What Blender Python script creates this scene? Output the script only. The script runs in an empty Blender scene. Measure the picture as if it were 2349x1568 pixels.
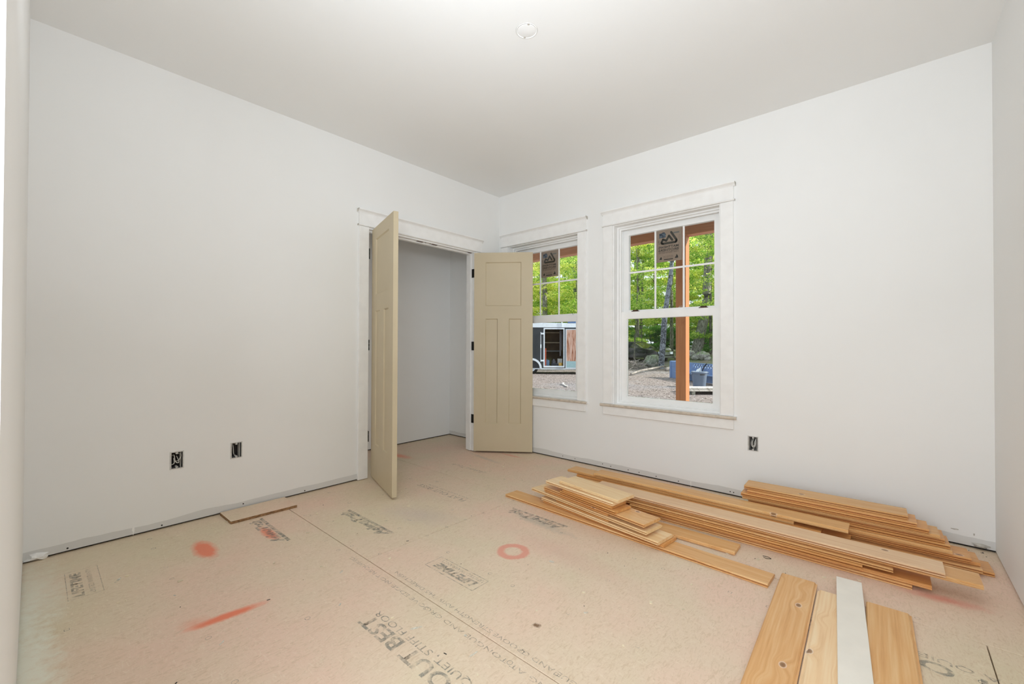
import bpy, bmesh, math, random
from mathutils import Vector, Matrix, noise
random.seed(7)
PI = math.pi
S = bpy.context.scene
COL = S.collection
# ------------------------------------------------------------------ camera, world, lights, exposure
cd = bpy.data.cameras.new('camera')
cam = bpy.data.objects.new('camera', cd); COL.objects.link(cam)
cd.sensor_width = 36; cd.lens = 36 * 977.14 / 2349; cd.clip_start = 0.004; cd.clip_end = 400
yaw, pitch, roll = 0.727587, 0.0096557, 0.0033024
F = Vector((-math.sin(yaw) * math.cos(pitch), math.cos(yaw) * math.cos(pitch), math.sin(pitch)))
R0 = Vector((math.cos(yaw), math.sin(yaw), 0)); U0 = R0.cross(F)
RV = R0 * math.cos(roll) + U0 * math.sin(roll); UV = U0 * math.cos(roll) - R0 * math.sin(roll)
m = Matrix((RV, UV, -F)).transposed().to_4x4(); m.translation = Vector((3.24206, -3.41959, 1.09385))
cam.matrix_world = m
S.camera = cam
S.view_settings.view_transform = 'Standard'; S.view_settings.look = 'None'
S.view_settings.gamma = 1; S.view_settings.use_curve_mapping = False
S.view_settings.exposure = 0.05
S.cycles.use_denoising = True
S.cycles.max_bounces = 12; S.cycles.diffuse_bounces = 8; S.cycles.transparent_max_bounces = 16
S.cycles.sample_clamp_indirect = 8
w = bpy.data.worlds.new('sky'); S.world = w; w.use_nodes = True
bg = w.node_tree.nodes['Background']; bg.inputs[0].default_value = (0.86, 0.93, 1.0, 1); bg.inputs[1].default_value = 1.25

def lamp(name, kind, loc, target, energy, color=(1, 1, 1), **kw):
    d = bpy.data.lights.new(name, kind); d.energy = energy; d.color = color
    for k, v in kw.items(): setattr(d, k, v)
    o = bpy.data.objects.new(name, d); COL.objects.link(o); o.location = loc
    o.rotation_euler = (Vector(target) - Vector(loc)).to_track_quat('-Z', 'Y').to_euler()
    return o
lamp('sun', 'SUN', (0, 0, 20), (-8.0, -5.5, 20 - 6.2), 7.0, (1, 0.94, 0.84), angle=0.012)
# the photographer's flash head turned to the ceiling, and two unseen fill lamps added in the hall
lamp('bounce_flash', 'AREA', (2.8, -3.1, 1.7), (2.0,-2.3,3.1), 20, (0.85, 0.925, 1.0), shape='DISK', size=0.6, spread=math.radians(150))
lamp('hall_fill_far', 'AREA', (2.9, -5.3, 1.3), (1.6, -3.0, 1.6), 20, (0.85, 0.925, 1.0), shape='RECTANGLE', size=1.8, size_y=2.0)  # added fill panel in the closed hall, brightens the window wall
lamp('hall_fill_near', 'AREA', (3.2, -4.15, 1.45), (0.6, -1.8, 1.3), 40, (0.85, 0.925, 1.0), shape='RECTANGLE', size=0.9, size_y=1.7)  # added soft fill close to the doorway, lifts closet, floor and low walls

# ------------------------------------------------------------------ helpers
def tag(o, label=None, cat=None, group=None, kind=None):
    if label: o['label'] = label
    if cat: o['category'] = cat
    if group: o['group'] = group
    if kind: o['kind'] = kind
    return o

def empty(name, loc=(0, 0, 0), rz=0, parent=None):
    o = bpy.data.objects.new(name, None); COL.objects.link(o)
    o.location = loc; o.rotation_euler = (0, 0, rz); o.empty_display_size = 0.1
    if parent: o.parent = parent
    return o

class MB:
    """collects shapes and links them as one mesh object"""
    def __init__(s): s.v = []; s.f = []
    def add(s, vs, fs):
        n = len(s.v); s.v += [tuple(v) for v in vs]; s.f += [tuple(i + n for i in f) for f in fs]; return s
    def box(s, x0, x1, y0, y1, z0, z1):
        return s.add([(x0, y0, z0), (x1, y0, z0), (x1, y1, z0), (x0, y1, z0), (x0, y0, z1), (x1, y0, z1), (x1, y1, z1), (x0, y1, z1)],
                     [(0, 3, 2, 1), (4, 5, 6, 7), (0, 1, 5, 4), (1, 2, 6, 5), (2, 3, 7, 6), (3, 0, 4, 7)])
    def bbox(s, x0, x1, y0, y1, z0, z1, b=0.003):
        """box with bevelled edges (chamfer b)"""
        bm = bmesh.new(); bmesh.ops.create_cube(bm, size=1)
        for v in bm.verts: v.co = ((x0 + x1) / 2 + v.co.x * (x1 - x0), (y0 + y1) / 2 + v.co.y * (y1 - y0), (z0 + z1) / 2 + v.co.z * (z1 - z0))
        bmesh.ops.bevel(bm, geom=list(bm.edges), offset=b, segments=1, affect='EDGES')
        bm.verts.index_update()
        s.add([v.co[:] for v in bm.verts], [[v.index for v in f.verts] for f in bm.faces]); bm.free(); return s
    def prism(s, prof, a, b, axis='x'):
        """extrude a closed profile [(p,q)] from a to b along an axis"""
        n = len(prof)
        def P(t, p, q): return {'x': (t, p, q), 'y': (p, t, q), 'z': (p, q, t)}[axis]
        vs = [P(a, p, q) for p, q in prof] + [P(b, p, q) for p, q in prof]
        fs = [(i, (i + 1) % n, n + (i + 1) % n, n + i) for i in range(n)] + [tuple(range(n))[::-1], tuple(range(n, 2 * n))]
        return s.add(vs, fs)
    def tube(s, pts, r, n=8, taper=None, cap=True):
        pts = [Vector(p) for p in pts]; vs = []; fs = []
        for i, p in enumerate(pts):
            d = (pts[min(i + 1, len(pts) - 1)] - pts[max(i - 1, 0)]).normalized()
            a = d.cross(Vector((0, 0, 1)))
            if a.length < 0.05: a = d.cross(Vector((1, 0, 0)))
            a.normalize(); b = d.cross(a)
            rr = r if taper is None else r * taper[i]
            for k in range(n):
                t = 2 * PI * k / n; vs.append(p + a * math.cos(t) * rr + b * math.sin(t) * rr)
        for i in range(len(pts) - 1):
            for k in range(n):
                fs.append((i * n + k, i * n + (k + 1) % n, (i + 1) * n + (k + 1) % n, (i + 1) * n + k))
        if cap: fs += [tuple(range(n))[::-1], tuple(range((len(pts) - 1) * n, len(pts) * n))]
        return s.add(vs, fs)
    def lathe(s, prof, c=(0, 0, 0), n=24, close=False):
        vs = []; fs = []
        for r, z in prof:
            for k in range(n): vs.append((c[0] + r * math.cos(2 * PI * k / n), c[1] + r * math.sin(2 * PI * k / n), c[2] + z))
        for i in range(len(prof) - 1):
            for k in range(n): fs.append((i * n + k, i * n + (k + 1) % n, (i + 1) * n + (k + 1) % n, (i + 1) * n + k))
        if close: fs.append(tuple(range(n))[::-1]); fs.append(tuple(range((len(prof) - 1) * n, len(prof) * n)))
        return s.add(vs, fs)
    def build(s, name, mat, parent=None, smooth=False, loc=None, rz=None):
        me = bpy.data.meshes.new(name); me.from_pydata(s.v, [], s.f); me.validate(); me.update()
        if isinstance(mat, (list, tuple)):
            for x in mat: me.materials.append(x)
        elif mat: me.materials.append(mat)
        bm = bmesh.new(); bm.from_mesh(me); bmesh.ops.recalc_face_normals(bm, faces=bm.faces); bm.to_mesh(me); bm.free()
        if smooth:
            for p in me.polygons: p.use_smooth = True
        o = bpy.data.objects.new(name, me); COL.objects.link(o)
        if parent: o.parent = parent
        if loc: o.location = loc
        if rz is not None: o.rotation_euler = (0, 0, rz)
        return o

def copy_tree(o, parent=None):
    c = o.copy(); COL.objects.link(c)
    if parent: c.parent = parent
    for ch in list(o.children): copy_tree(ch, c)
    return c

# ------------------------------------------------------------------ materials
class NT:
    def __init__(s, name):
        s.m = bpy.data.materials.new(name); s.m.use_nodes = True; s.t = s.m.node_tree; s.n = s.t.nodes
        s.b = s.n['Principled BSDF']
    def node(s, t, **kw):
        n = s.n.new(t)
        for k, v in kw.items(): setattr(n, k, v)
        return n
    def link(s, a, b): s.t.links.new(a, b)
    def coord(s, which='Object'): return s.node('ShaderNodeTexCoord').outputs[which]
    def geo(s): return s.node('ShaderNodeNewGeometry').outputs['Position']
    def mapping(s, src, scale=(1, 1, 1), loc=(0, 0, 0), rot=(0, 0, 0)):
        n = s.node('ShaderNodeMapping'); n.inputs['Scale'].default_value = scale; n.inputs['Location'].default_value = loc; n.inputs['Rotation'].default_value = rot
        s.link(src, n.inputs[0]); return n.outputs[0]
    def noise(s, src, scale=5, detail=3, rough=0.5, dist=0, out='Fac'):
        n = s.node('ShaderNodeTexNoise'); n.inputs['Scale'].default_value = scale; n.inputs['Detail'].default_value = detail
        n.inputs['Roughness'].default_value = rough; n.inputs['Distortion'].default_value = dist
        if src is not None: s.link(src, n.inputs['Vector'])
        return n.outputs[out]
    def ramp(s, fac, stops, interp='LINEAR'):
        n = s.node('ShaderNodeValToRGB'); n.color_ramp.interpolation = interp
        e = n.color_ramp.elements
        while len(e) < len(stops): e.new(0.5)
        for i, (p, c) in enumerate(stops):
            e[i].position = p; e[i].color = (c if len(c) == 4 else (*c, 1)) if not isinstance(c, (int, float)) else (c, c, c, 1)
        s.link(fac, n.inputs[0]); return n.outputs[0]
    def mix(s, fac, a, b, mode='MIX'):
        n = s.node('ShaderNodeMix', data_type='RGBA', blend_type=mode)
        for sock, v in ((n.inputs[0], fac), (n.inputs[6], a), (n.inputs[7], b)):
            if isinstance(v, (int, float)): sock.default_value = v
            elif isinstance(v, tuple): sock.default_value = (*v, 1) if len(v) == 3 else v
            else: s.link(v, sock)
        return n.outputs[2]
    def math(s, op, a, b=None, c=None, clamp=False):
        n = s.node('ShaderNodeMath', operation=op); n.use_clamp = clamp
        for i, v in enumerate((a, b, c)):
            if v is None: continue
            if isinstance(v, (int, float)): n.inputs[i].default_value = v
            else: s.link(v, n.inputs[i])
        return n.outputs[0]
    def bump(s, h, strength=0.3, dist=0.01):
        n = s.node('ShaderNodeBump'); n.inputs['Strength'].default_value = strength; n.inputs['Distance'].default_value = dist
        s.link(h, n.inputs['Height']); s.link(n.outputs[0], s.b.inputs['Normal'])
    def out(s, color=None, rough=0.6, metal=0, spec=None):
        if color is not None:
            if isinstance(color, tuple): s.b.inputs['Base Color'].default_value = (*color, 1)
            else: s.link(color, s.b.inputs['Base Color'])
        if isinstance(rough, (int, float)): s.b.inputs['Roughness'].default_value = rough
        else: s.link(rough, s.b.inputs['Roughness'])
        s.b.inputs['Metallic'].default_value = metal
        if spec is not None: s.b.inputs['Specular IOR Level'].default_value = spec
        return s.m

def plain(name, col, rough=0.5, metal=0, var=0.06, scale=12, bump=0.0, spec=None):
    t = NT(name); c = t.coord(); n = t.noise(c, scale, 4)
    lo = tuple(x * (1 - var) for x in col); hi = tuple(min(1, x * (1 + var)) for x in col)
    if bump: t.bump(t.noise(c, scale * 12, 3), bump, 0.002)
    return t.out(t.ramp(n, [(0.3, lo), (0.7, hi)]), rough, metal, spec)

def wall_mat():
    t = NT('painted_drywall'); p = t.geo()
    n = t.noise(p, 1.3, 3); c = t.ramp(n, [(0.3, (0.845, 0.845, 0.832)), (0.7, (0.87, 0.868, 0.857))])
    # unpainted filler strip left along the foot of the sheets
    sep = t.node('ShaderNodeSeparateXYZ'); t.link(p, sep.inputs[0])
    wob = t.noise(p, 2.5, 4); edge = t.math('MULTIPLY_ADD', wob, 0.05, 0.028)
    mask = t.math('LESS_THAN', sep.outputs[2], edge)
    c = t.mix(t.math('MULTIPLY', mask, 0.55), c, (0.56, 0.555, 0.54))
    t.bump(t.noise(p, 260, 2), 0.05, 0.001)
    return t.out(c, 0.62, 0, 0.3)
def ceiling_mat():
    t = NT('painted_ceiling'); p = t.geo()
    c = t.ramp(t.noise(p, 0.9, 3), [(0.3, (0.865, 0.868, 0.86)), (0.7, (0.885, 0.888, 0.88))])
    return t.out(c, 0.7, 0, 0.2)
M_WALL = wall_mat(); M_CEIL = ceiling_mat()
def trim_mat():
    t = NT('primed_trim'); p = t.geo()
    c = t.ramp(t.noise(p, 14, 5), [(0.25, (0.85, 0.84, 0.825)), (0.6, (0.895, 0.89, 0.875))])
    return t.out(c, 0.42)
M_TRIM = trim_mat()
M_VINYL = plain('white_window_vinyl', (0.89, 0.89, 0.88), 0.32, var=0.015)
M_FILL = plain('dirty_filler', (0.52, 0.49, 0.44), 0.8, var=0.25, scale=60)
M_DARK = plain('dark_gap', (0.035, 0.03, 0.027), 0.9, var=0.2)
M_BLACK = plain('matt_black_metal', (0.018, 0.018, 0.018), 0.4, 0.6, var=0.1)
M_BRONZE = plain('dark_bronze_lock', (0.09, 0.045, 0.03), 0.4, 0.3)
M_NOSE = plain('bare_stool_edge', (0.60, 0.52, 0.43), 0.6, var=0.14, scale=30)
M_PLASTIC = plain('grey_box_plastic', (0.17, 0.17, 0.165), 0.55, var=0.1)
M_BOXRIM = plain('pale_box_rim', (0.62, 0.61, 0.58), 0.6, var=0.15, scale=60)
M_WIRE = plain('white_wire', (0.68, 0.67, 0.63), 0.5)
def door_mat():
    t = NT('tan_primed_door'); p = t.geo()
    c = t.ramp(t.noise(p, 3, 3), [(0.3, (0.54, 0.455, 0.305)), (0.7, (0.58, 0.49, 0.335))])
    t.bump(t.noise(p, 300, 2), 0.08, 0.001)
    return t.out(c, 0.5)
M_DOOR = door_mat()
def glass_mat():
    t = NT('window_glass'); n = t.n
    gl = n.new('ShaderNodeBsdfGlossy'); gl.inputs['Roughness'].default_value = 0.02
    tr = n.new('ShaderNodeBsdfTransparent'); tr.inputs[0].default_value = (0.96, 0.975, 0.965, 1)
    fr = n.new('ShaderNodeFresnel'); fr.inputs[0].default_value = 1.35
    mx = n.new('ShaderNodeMixShader'); t.link(fr.outputs[0], mx.inputs[0]); t.link(tr.outputs[0], mx.inputs[1]); t.link(gl.outputs[0], mx.inputs[2])
    t.link(mx.outputs[0], n['Material Output'].inputs[0]); return t.m
M_GLASS = glass_mat()

def pine_mat(name, pale, mid, dark, knots=1.0):
    t = NT(name); c = t.coord(); rnd = t.node('ShaderNodeObjectInfo').outputs['Random']
    off = t.node('ShaderNodeCombineXYZ'); t.link(t.math('MULTIPLY', rnd, 37.0), off.inputs[0]); t.link(t.math('MULTIPLY', rnd, 91.0), off.inputs[1]); t.link(t.math('MULTIPLY', rnd, 17.0), off.inputs[2])
    ad = t.node('ShaderNodeVectorMath', operation='ADD'); t.link(c, ad.inputs[0]); t.link(off.outputs[0], ad.inputs[1]); v = ad.outputs[0]
    # knots: cells stretched along the board
    kv = t.mapping(v, (4.2, 6.5, 0.0)); vo = t.node('ShaderNodeTexVoronoi', voronoi_dimensions='2D'); vo.inputs['Scale'].default_value = 1.0; t.link(kv, vo.inputs['Vector'])
    kd = vo.outputs['Distance']
    near = t.ramp(kd, [(0.0, 1.0), (0.30, 0.0)], 'EASE')
    # grain bends round the knots
    bend = t.node('ShaderNodeCombineXYZ'); t.link(t.math('MULTIPLY', near, 0.022), bend.inputs[1])
    ad2 = t.node('ShaderNodeVectorMath', operation='ADD'); t.link(v, ad2.inputs[0]); t.link(bend.outputs[0], ad2.inputs[1])
    g = t.mapping(ad2.outputs[0], (1.1, 26.0, 26.0))
    n1 = t.noise(g, 1.9, 4, 0.6, 0.25); wv = t.node('ShaderNodeTexWave', wave_type='BANDS', bands_direction='Y')
    wv.inputs['Scale'].default_value = 1.15; wv.inputs['Distortion'].default_value = 9.0; wv.inputs['Detail'].default_value = 2; wv.inputs['Detail Scale'].default_value = 0.7
    t.link(t.mapping(ad2.outputs[0], (0.9, 22.0, 22.0)), wv.inputs['Vector'])
    fine = t.noise(t.mapping(v, (6, 260, 260)), 1.0, 2)
    f = t.math('ADD', t.math('MULTIPLY', n1, 0.83), t.math('ADD', t.math('MULTIPLY', wv.outputs['Fac'], 0.05), t.math('MULTIPLY', fine, 0.12)))
    col = t.ramp(f, [(0.26, pale), (0.52, mid), (0.80, dark)])
    ring = t.ramp(kd, [(0.0, (0.16, 0.075, 0.03)), (0.028, (0.22, 0.11, 0.05)), (0.05, (0.30, 0.15, 0.06)), (0.075, (1, 1, 1))])
    km = t.ramp(kd, [(0.045, 1.0), (0.085, 0.0)])
    pick = t.math('GREATER_THAN', t.node('ShaderNodeSeparateColor').outputs[0], 2) if False else None
    sc = t.node('ShaderNodeSeparateColor'); t.link(vo.outputs['Color'], sc.inputs[0])
    few = t.math('GREATER_THAN', sc.outputs[0], 1 - 0.24 * knots)
    col = t.mix(t.math('MULTIPLY', t.math('MULTIPLY', km, few), 0.85), col, ring)
    # each board its own tone
    tone = t.ramp(rnd, [(0.0, (0.93, 0.90, 0.84)), (0.5, (1.0, 0.98, 0.95)), (1.0, (1.02, 1.0, 1.03))])
    col = t.mix(1.0, col, tone, 'MULTIPLY')
    t.bump(fine, 0.03, 0.0005)
    return t.out(col, 0.42)
M_PINE = pine_mat('knotty_pine', (0.80, 0.55, 0.28), (0.72, 0.41, 0.165), (0.56, 0.26, 0.08))
M_PINE_PALE = pine_mat('pale_pine', (0.90, 0.73, 0.47), (0.85, 0.61, 0.34), (0.70, 0.42, 0.19), 0.3)
M_PINE_WARM = pine_mat('amber_pine', (0.76, 0.45, 0.18), (0.68, 0.34, 0.115), (0.52, 0.22, 0.06), 0.9)
M_PINE_PINK = pine_mat('pinkish_pine', (0.87, 0.66, 0.45), (0.82, 0.57, 0.36), (0.66, 0.39, 0.21), 1.5)
M_CEDAR = pine_mat('stained_fir', (0.66, 0.29, 0.125), (0.57, 0.225, 0.09), (0.43, 0.15, 0.055), 0.5)

def osb_mat(name='sheathing_floor', stains=True):
    t = NT(name); p = t.geo()
    big = t.noise(p, 0.9, 4, 0.6); c = t.ramp(big, [(0.38, (0.69, 0.59, 0.42)), (0.5, (0.735, 0.585, 0.44)), (0.62, (0.77, 0.56, 0.435))])
    st = t.noise(t.mapping(p, (55, 18, 1), (0, 0, 0), (0, 0, .5)), 1.0, 4, 0.7, 2.5)
    c = t.mix(t.ramp(st, [(0.50, 0.0), (0.66, 0.55)]), c, (0.56, 0.41, 0.265))
    st2 = t.noise(t.mapping(p, (20, 60, 1), (3, 7, 0), (0, 0, .9)), 1.0, 4, 0.7, 2.5)
    c = t.mix(t.ramp(st2, [(0.54, 0.0), (0.68, 0.32)]), c, (0.88, 0.78, 0.62))
    if not stains:
        t.bump(st, 0.1, 0.002); return t.out(c, 0.7)
    rough_edge = t.noise(p, 22, 5, 0.7)
    def blob(c_in, colr, cx, cy, rx, ry, ang, strength, ring=False, soft=0.55, grain=0.9):
        v = t.mapping(p, (1, 1, 0), (-cx, -cy, 0)); v = t.mapping(v, (1, 1, 0), (0, 0, 0), (0, 0, -ang)); v = t.mapping(v, (1 / rx, 1 / ry, 0))
        ln = t.node('ShaderNodeVectorMath', operation='LENGTH'); t.link(v, ln.inputs[0]); d = ln.outputs['Value']
        d = t.math('ADD', d, t.math('MULTIPLY_ADD', rough_edge, grain, -grain / 2))
        if ring: d = t.math('MULTIPLY', t.math('ABSOLUTE', t.math('SUBTRACT', d, 0.78)), 3.2)
        f = t.ramp(d, [(1 - soft, strength), (1.0, 0.0)])
        return t.mix(f, c_in, colr)
    OR = (0.80, 0.22, 0.12); PK = (0.74, 0.27, 0.20)
    c = blob(c, (0.82, 0.82, 0.70), 0.45, -3.42, 0.55, 0.13, 0.0, 0.75, soft=0.9, grain=1.6)       # plaster dust in the corner
    c = blob(c, (0.82, 0.82, 0.70), 1.0, -3.43, 0.6, 0.10, 0.05, 0.8, soft=0.8, grain=1.8)
    c = blob(c, (0.68, 0.62, 0.44), 0.2, -3.2, 0.5, 0.35, 0.0, 0.4, soft=0.9)
    c = blob(c, OR, 1.232, -2.89, 0.034, 0.165, -0.09, 1.0, soft=0.6, grain=0.5)
    c = blob(c, OR, 1.19, -2.99, 0.055, 0.06, 0, 0.35, soft=0.9)
    c = blob(c, OR, 0.49, -2.80, 0.16, 0.06, 0.02, 0.95, soft=0.5, grain=0.8)
    c = blob(c, OR, 0.53, -2.50, 0.14, 0.035, 0.02, 0.8, soft=0.5)
    c = blob(c, PK, 1.731, -1.709, 0.088, 0.085, 0, 0.75, ring=True, grain=0.3)
    c = blob(c, OR, -0.42, -0.99, 0.22, 0.07, 0.1, 0.75, soft=0.9)
    c = blob(c, PK, 0.40, -0.235, 0.17, 0.02, 0.0, 0.7, soft=0.7)
    c = blob(c, PK, 3.40, -0.78, 0.17, 0.05, 0.1, 0.75, soft=0.9)
    c = blob(c, (0.66, 0.42, 0.33), 1.95, -1.55, 0.5, 0.12, -0.1, 0.35, soft=0.9)
    c = blob(c, (0.17, 0.08, 0.03), 2.197, -2.098, 0.022, 0.014, 0.5, 0.9, grain=2.4)
    c = blob(c, (0.45, 0.43, 0.38), 0.264, -0.483, 0.30, 0.035, -0.15, 0.45, soft=0.8, grain=1.6)
    c = blob(c, (0.42, 0.40, 0.33), 1.62, -1.33, 0.30, 0.05, -0.05, 0.55, soft=0.8, grain=1.8)
    c = blob(c, (0.50, 0.42, 0.40), 0.95, -1.75, 0.34, 0.16, 0.3, 0.35, soft=0.9)
    t.bump(st, 0.12, 0.002)
    return t.out(c, 0.62)
M_FLOOR = osb_mat()
M_SCRAP = osb_mat('scrap_sheathing', False)
def osb_edge():
    t = NT('sheathing_cut_edge'); c = t.coord(); n = t.noise(t.mapping(c, (18, 40, 160)), 1, 4, 0.7)
    return t.out(t.ramp(n, [(0.35, (0.12, 0.055, 0.02)), (0.65, (0.42, 0.24, 0.11))]), 0.8)
M_OSBEDGE = osb_edge()
def ink_mat(name, col, strength, grain=30):
    """worn printer's ink: flakes away so the board shows through"""
    t = NT(name); p = t.geo(); n = t.n
    f = t.ramp(t.noise(p, grain, 5, 0.7), [(0.38, 0.05 * strength), (0.60, strength)])
    tr = n.new('ShaderNodeBsdfTransparent'); mx = n.new('ShaderNodeMixShader')
    t.out(col, 0.7); t.link(f, mx.inputs[0]); t.link(tr.outputs[0], mx.inputs[1]); t.link(t.b.outputs[0], mx.inputs[2])
    t.link(mx.outputs[0], n['Material Output'].inputs[0]); return t.m
M_INK = ink_mat("grey_stamp_ink", (0.27, 0.275, 0.245), 0.58)
M_INK2 = ink_mat("faint_stamp_ink", (0.26, 0.25, 0.22), 0.50, 60)
M_SCUFF = ink_mat('white_scuff', (0.80, 0.79, 0.70), 0.9, 60)

# ------------------------------------------------------------------ room shell
H = 2.74; LX = 3.653; LY = -3.446
fl = MB().box(-0.95, LX + 0.1, -5.7, 0.16, -0.06, -0.021).build('floor', M_DARK); tag(fl, 'tan tongue-and-groove sheathing subfloor with grey stamps and orange spray marks', 'floor', kind='structure')
g = 0.0018
panels = [(-0.95, LX + 0.1, -1.075, 0.02), (-0.95, 1.235, -2.275, -1.075), (1.235, 3.5, -2.275, -1.075), (3.5, LX + 0.1, -2.275, -1.075), (-0.95, 2.6, -3.475, -2.275), (2.6, LX + 0.1, -3.475, -2.275), (-0.95, LX + 0.1, -5.7, -3.475)]
for (a, b, c, d) in panels:
    MB().bbox(a + g, b - g, c + g, d - g, -0.021, 0.0, 0.0012).build('floor_panel', M_FLOOR, fl)
ce = MB().box(-0.95, LX + 0.12, -5.7, 0.17, H, H + 0.12).build('ceiling', M_CEIL); tag(ce, 'smooth off-white painted drywall ceiling', 'ceiling', kind='structure')
Z0 = 0.011
def wall_grid(axis, a0, a1, z0, z1, t0, t1, holes):
    """slab with rectangular holes; (a) runs along the wall, (t) through it"""
    xs = sorted({a0, a1, *[h[0] for h in holes], *[h[1] for h in holes]}); zs = sorted({z0, z1, *[h[2] for h in holes], *[h[3] for h in holes]})
    xs = [x for x in xs if a0 <= x <= a1]; zs = [z for z in zs if z0 <= z <= z1]; nx, nz = len(xs) - 1, len(zs) - 1
    def solid(i, j):
        if not (0 <= i < nx and 0 <= j < nz): return False
        cx, cz = (xs[i] + xs[i + 1]) / 2, (zs[j] + zs[j + 1]) / 2
        return not any(h[0] < cx < h[1] and h[2] < cz < h[3] for h in holes)
    vid = {}; vs = []; fs = []
    def V(i, j, t):
        if (i, j, t) not in vid:
            vid[(i, j, t)] = len(vs); tt = t1 if t else t0
            vs.append((xs[i], tt, zs[j]) if axis == 'x' else (tt, xs[i], zs[j]))
        return vid[(i, j, t)]
    for i in range(nx):
        for j in range(nz):
            if not solid(i, j): continue
            for t in (0, 1): fs.append((V(i, j, t), V(i + 1, j, t), V(i + 1, j + 1, t), V(i, j + 1, t)))
            if not solid(i - 1, j): fs.append((V(i, j, 0), V(i, j + 1, 0), V(i, j + 1, 1), V(i, j, 1)))
            if not solid(i + 1, j): fs.append((V(i + 1, j, 0), V(i + 1, j + 1, 0), V(i + 1, j + 1, 1), V(i + 1, j, 1)))
            if not solid(i, j - 1): fs.append((V(i, j, 0), V(i + 1, j, 0), V(i + 1, j, 1), V(i, j, 1)))
            if not solid(i, j + 1): fs.append((V(i, j + 1, 0), V(i + 1, j + 1, 0), V(i + 1, j + 1, 1), V(i, j + 1, 1)))
    return MB().add(vs, fs)
DY0, DY1, DZ = -1.592, -0.357, 2.08        # closet opening in wall_left
wa = wall_grid('y', LY - 0.11, 0.0, Z0, H, -0.115, 0.0, [(DY0, DY1, 0, DZ), (-2.8675, -2.8025, .3445, .4475), (-2.553, -2.488, .3485, .4515)]).build('wall_left', M_WALL)
tag(wa, 'off-white wall with the closet doorway and two outlet boxes', 'wall', kind='structure')
W1 = (0.142, 1.034); W2 = (1.3945, 2.2915); WZ0, WZ1 = 0.575, 2.172
wb = wall_grid('x', -0.95, LX + 0.12, Z0, H, 0.0, 0.17, [(W1[0], W1[1], WZ0, WZ1), (W2[0], W2[1], WZ0, WZ1), (2.470, 2.535, .353, .456)]).build('wall_back', M_WALL); tag(wb, 'off-white wall with the two windows', 'wall', kind='structure')
wd = MB().box(LX, LX + 0.12, LY - 0.11, 0.0, Z0, H).build('wall_right', M_CEIL); tag(wd, 'off-white wall at the right edge of the room', 'wall', kind='structure')
HX0, HX1 = 2.44, 3.52
wc = MB().box(-0.0, HX0, LY - 0.11, LY, Z0, H).box(HX1, LX, LY - 0.11, LY, Z0, H).box(HX0, HX1, LY - 0.11, LY, 2.3, H).build('wall_front', M_WALL); tag(wc, 'off-white wall seen edge-on at the left margin', 'wall', kind='structure')
tj = MB().box(HX0, HX0 + 0.002, LY - 0.112, LY + 0.0005, Z0, 2.3).build('trim_1', M_TRIM); tag(tj, 'white jamb of the hall doorway at the left margin', 'trim', kind='structure')
# closet shell
wk = MB().box(-0.945, -0.833, -2.2, 0.0, Z0, H).build('wall_closet_back', M_CEIL); tag(wk, 'closet back wall in shade', 'wall', kind='structure')
wk2 = MB().box(-0.833, -0.115, -2.31, -2.2, Z0, H).build('wall_closet_side', M_CEIL); tag(wk2, 'closet end wall hidden behind the left door', 'wall', kind='structure')
# hall beyond the doorway behind the camera
hl = MB().box(1.2, 1.3, -5.7, LY - 0.11, 0, H).box(LX + 0.0, LX + 0.12, -5.7, LY - 0.11, 0, H).box(1.2, LX + 0.12, -5.8, -5.7, 0, H).build('wall_hall', M_WALL); tag(hl, 'plain off-white hall walls behind the doorway', 'wall', kind='structure')
# dark foot gap backing under the sheets
gp_ = MB().box(-0.10, -0.02, LY, DY0, 0, Z0).box(-0.10, -0.02, DY1, 0.0, 0, Z0).box(-0.94, LX, 0.012, 0.15, 0, Z0).box(LX + 0.012, LX + 0.1, LY, 0, 0, Z0).box(0, HX0, LY - 0.1, LY - 0.012, 0, Z0).box(-0.94, -0.845, -2.2, 0, 0, Z0)
tag(gp_.build('baseboard_gap', M_DARK), 'dark gap along the foot of the walls where no baseboard is fitted', 'gap', kind='structure')
# screws and dents along the foot of the walls
def disc(mb, c, r, axis, n=8):
    vs = []
    for k in range(n):
        a = 2 * PI * k / n; u, v = r * math.cos(a), r * math.sin(a)
        vs.append((c[0] + u, c[1], c[2] + v) if axis == 'y' else (c[0], c[1] + u, c[2] + v) if axis == 'x' else (c[0] + u, c[1] + v, c[2]))
    mb.add(vs, [tuple(range(n))])
for x, z in [(1.294, .036), (1.376, .030), (1.543, .031), (1.642, .029), (1.791, .026), (1.973, .025), (2.352, .029), (2.375, .028), (1.0, .03), (0.86, .032)]:
    q = MB(); q.prism([(x + 0.0042 * math.cos(a * PI / 4), z + 0.0042 * math.sin(a * PI / 4)) for a in range(8)], -0.0006, 0.002, 'y'); q.build('screw_head', M_DARK, wb)
for y, z in [(-3.291, .023), (-2.903, .023), (-2.477, .034), (-2.077, .021), (-3.413, .019)]:
    q = MB(); q.prism([(y + 0.0045 * math.cos(a * PI / 4), z + 0.0045 * math.sin(a * PI / 4)) for a in range(8)], -0.002, 0.0006, 'x'); q.build('screw_head', M_DARK, wa)
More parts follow.
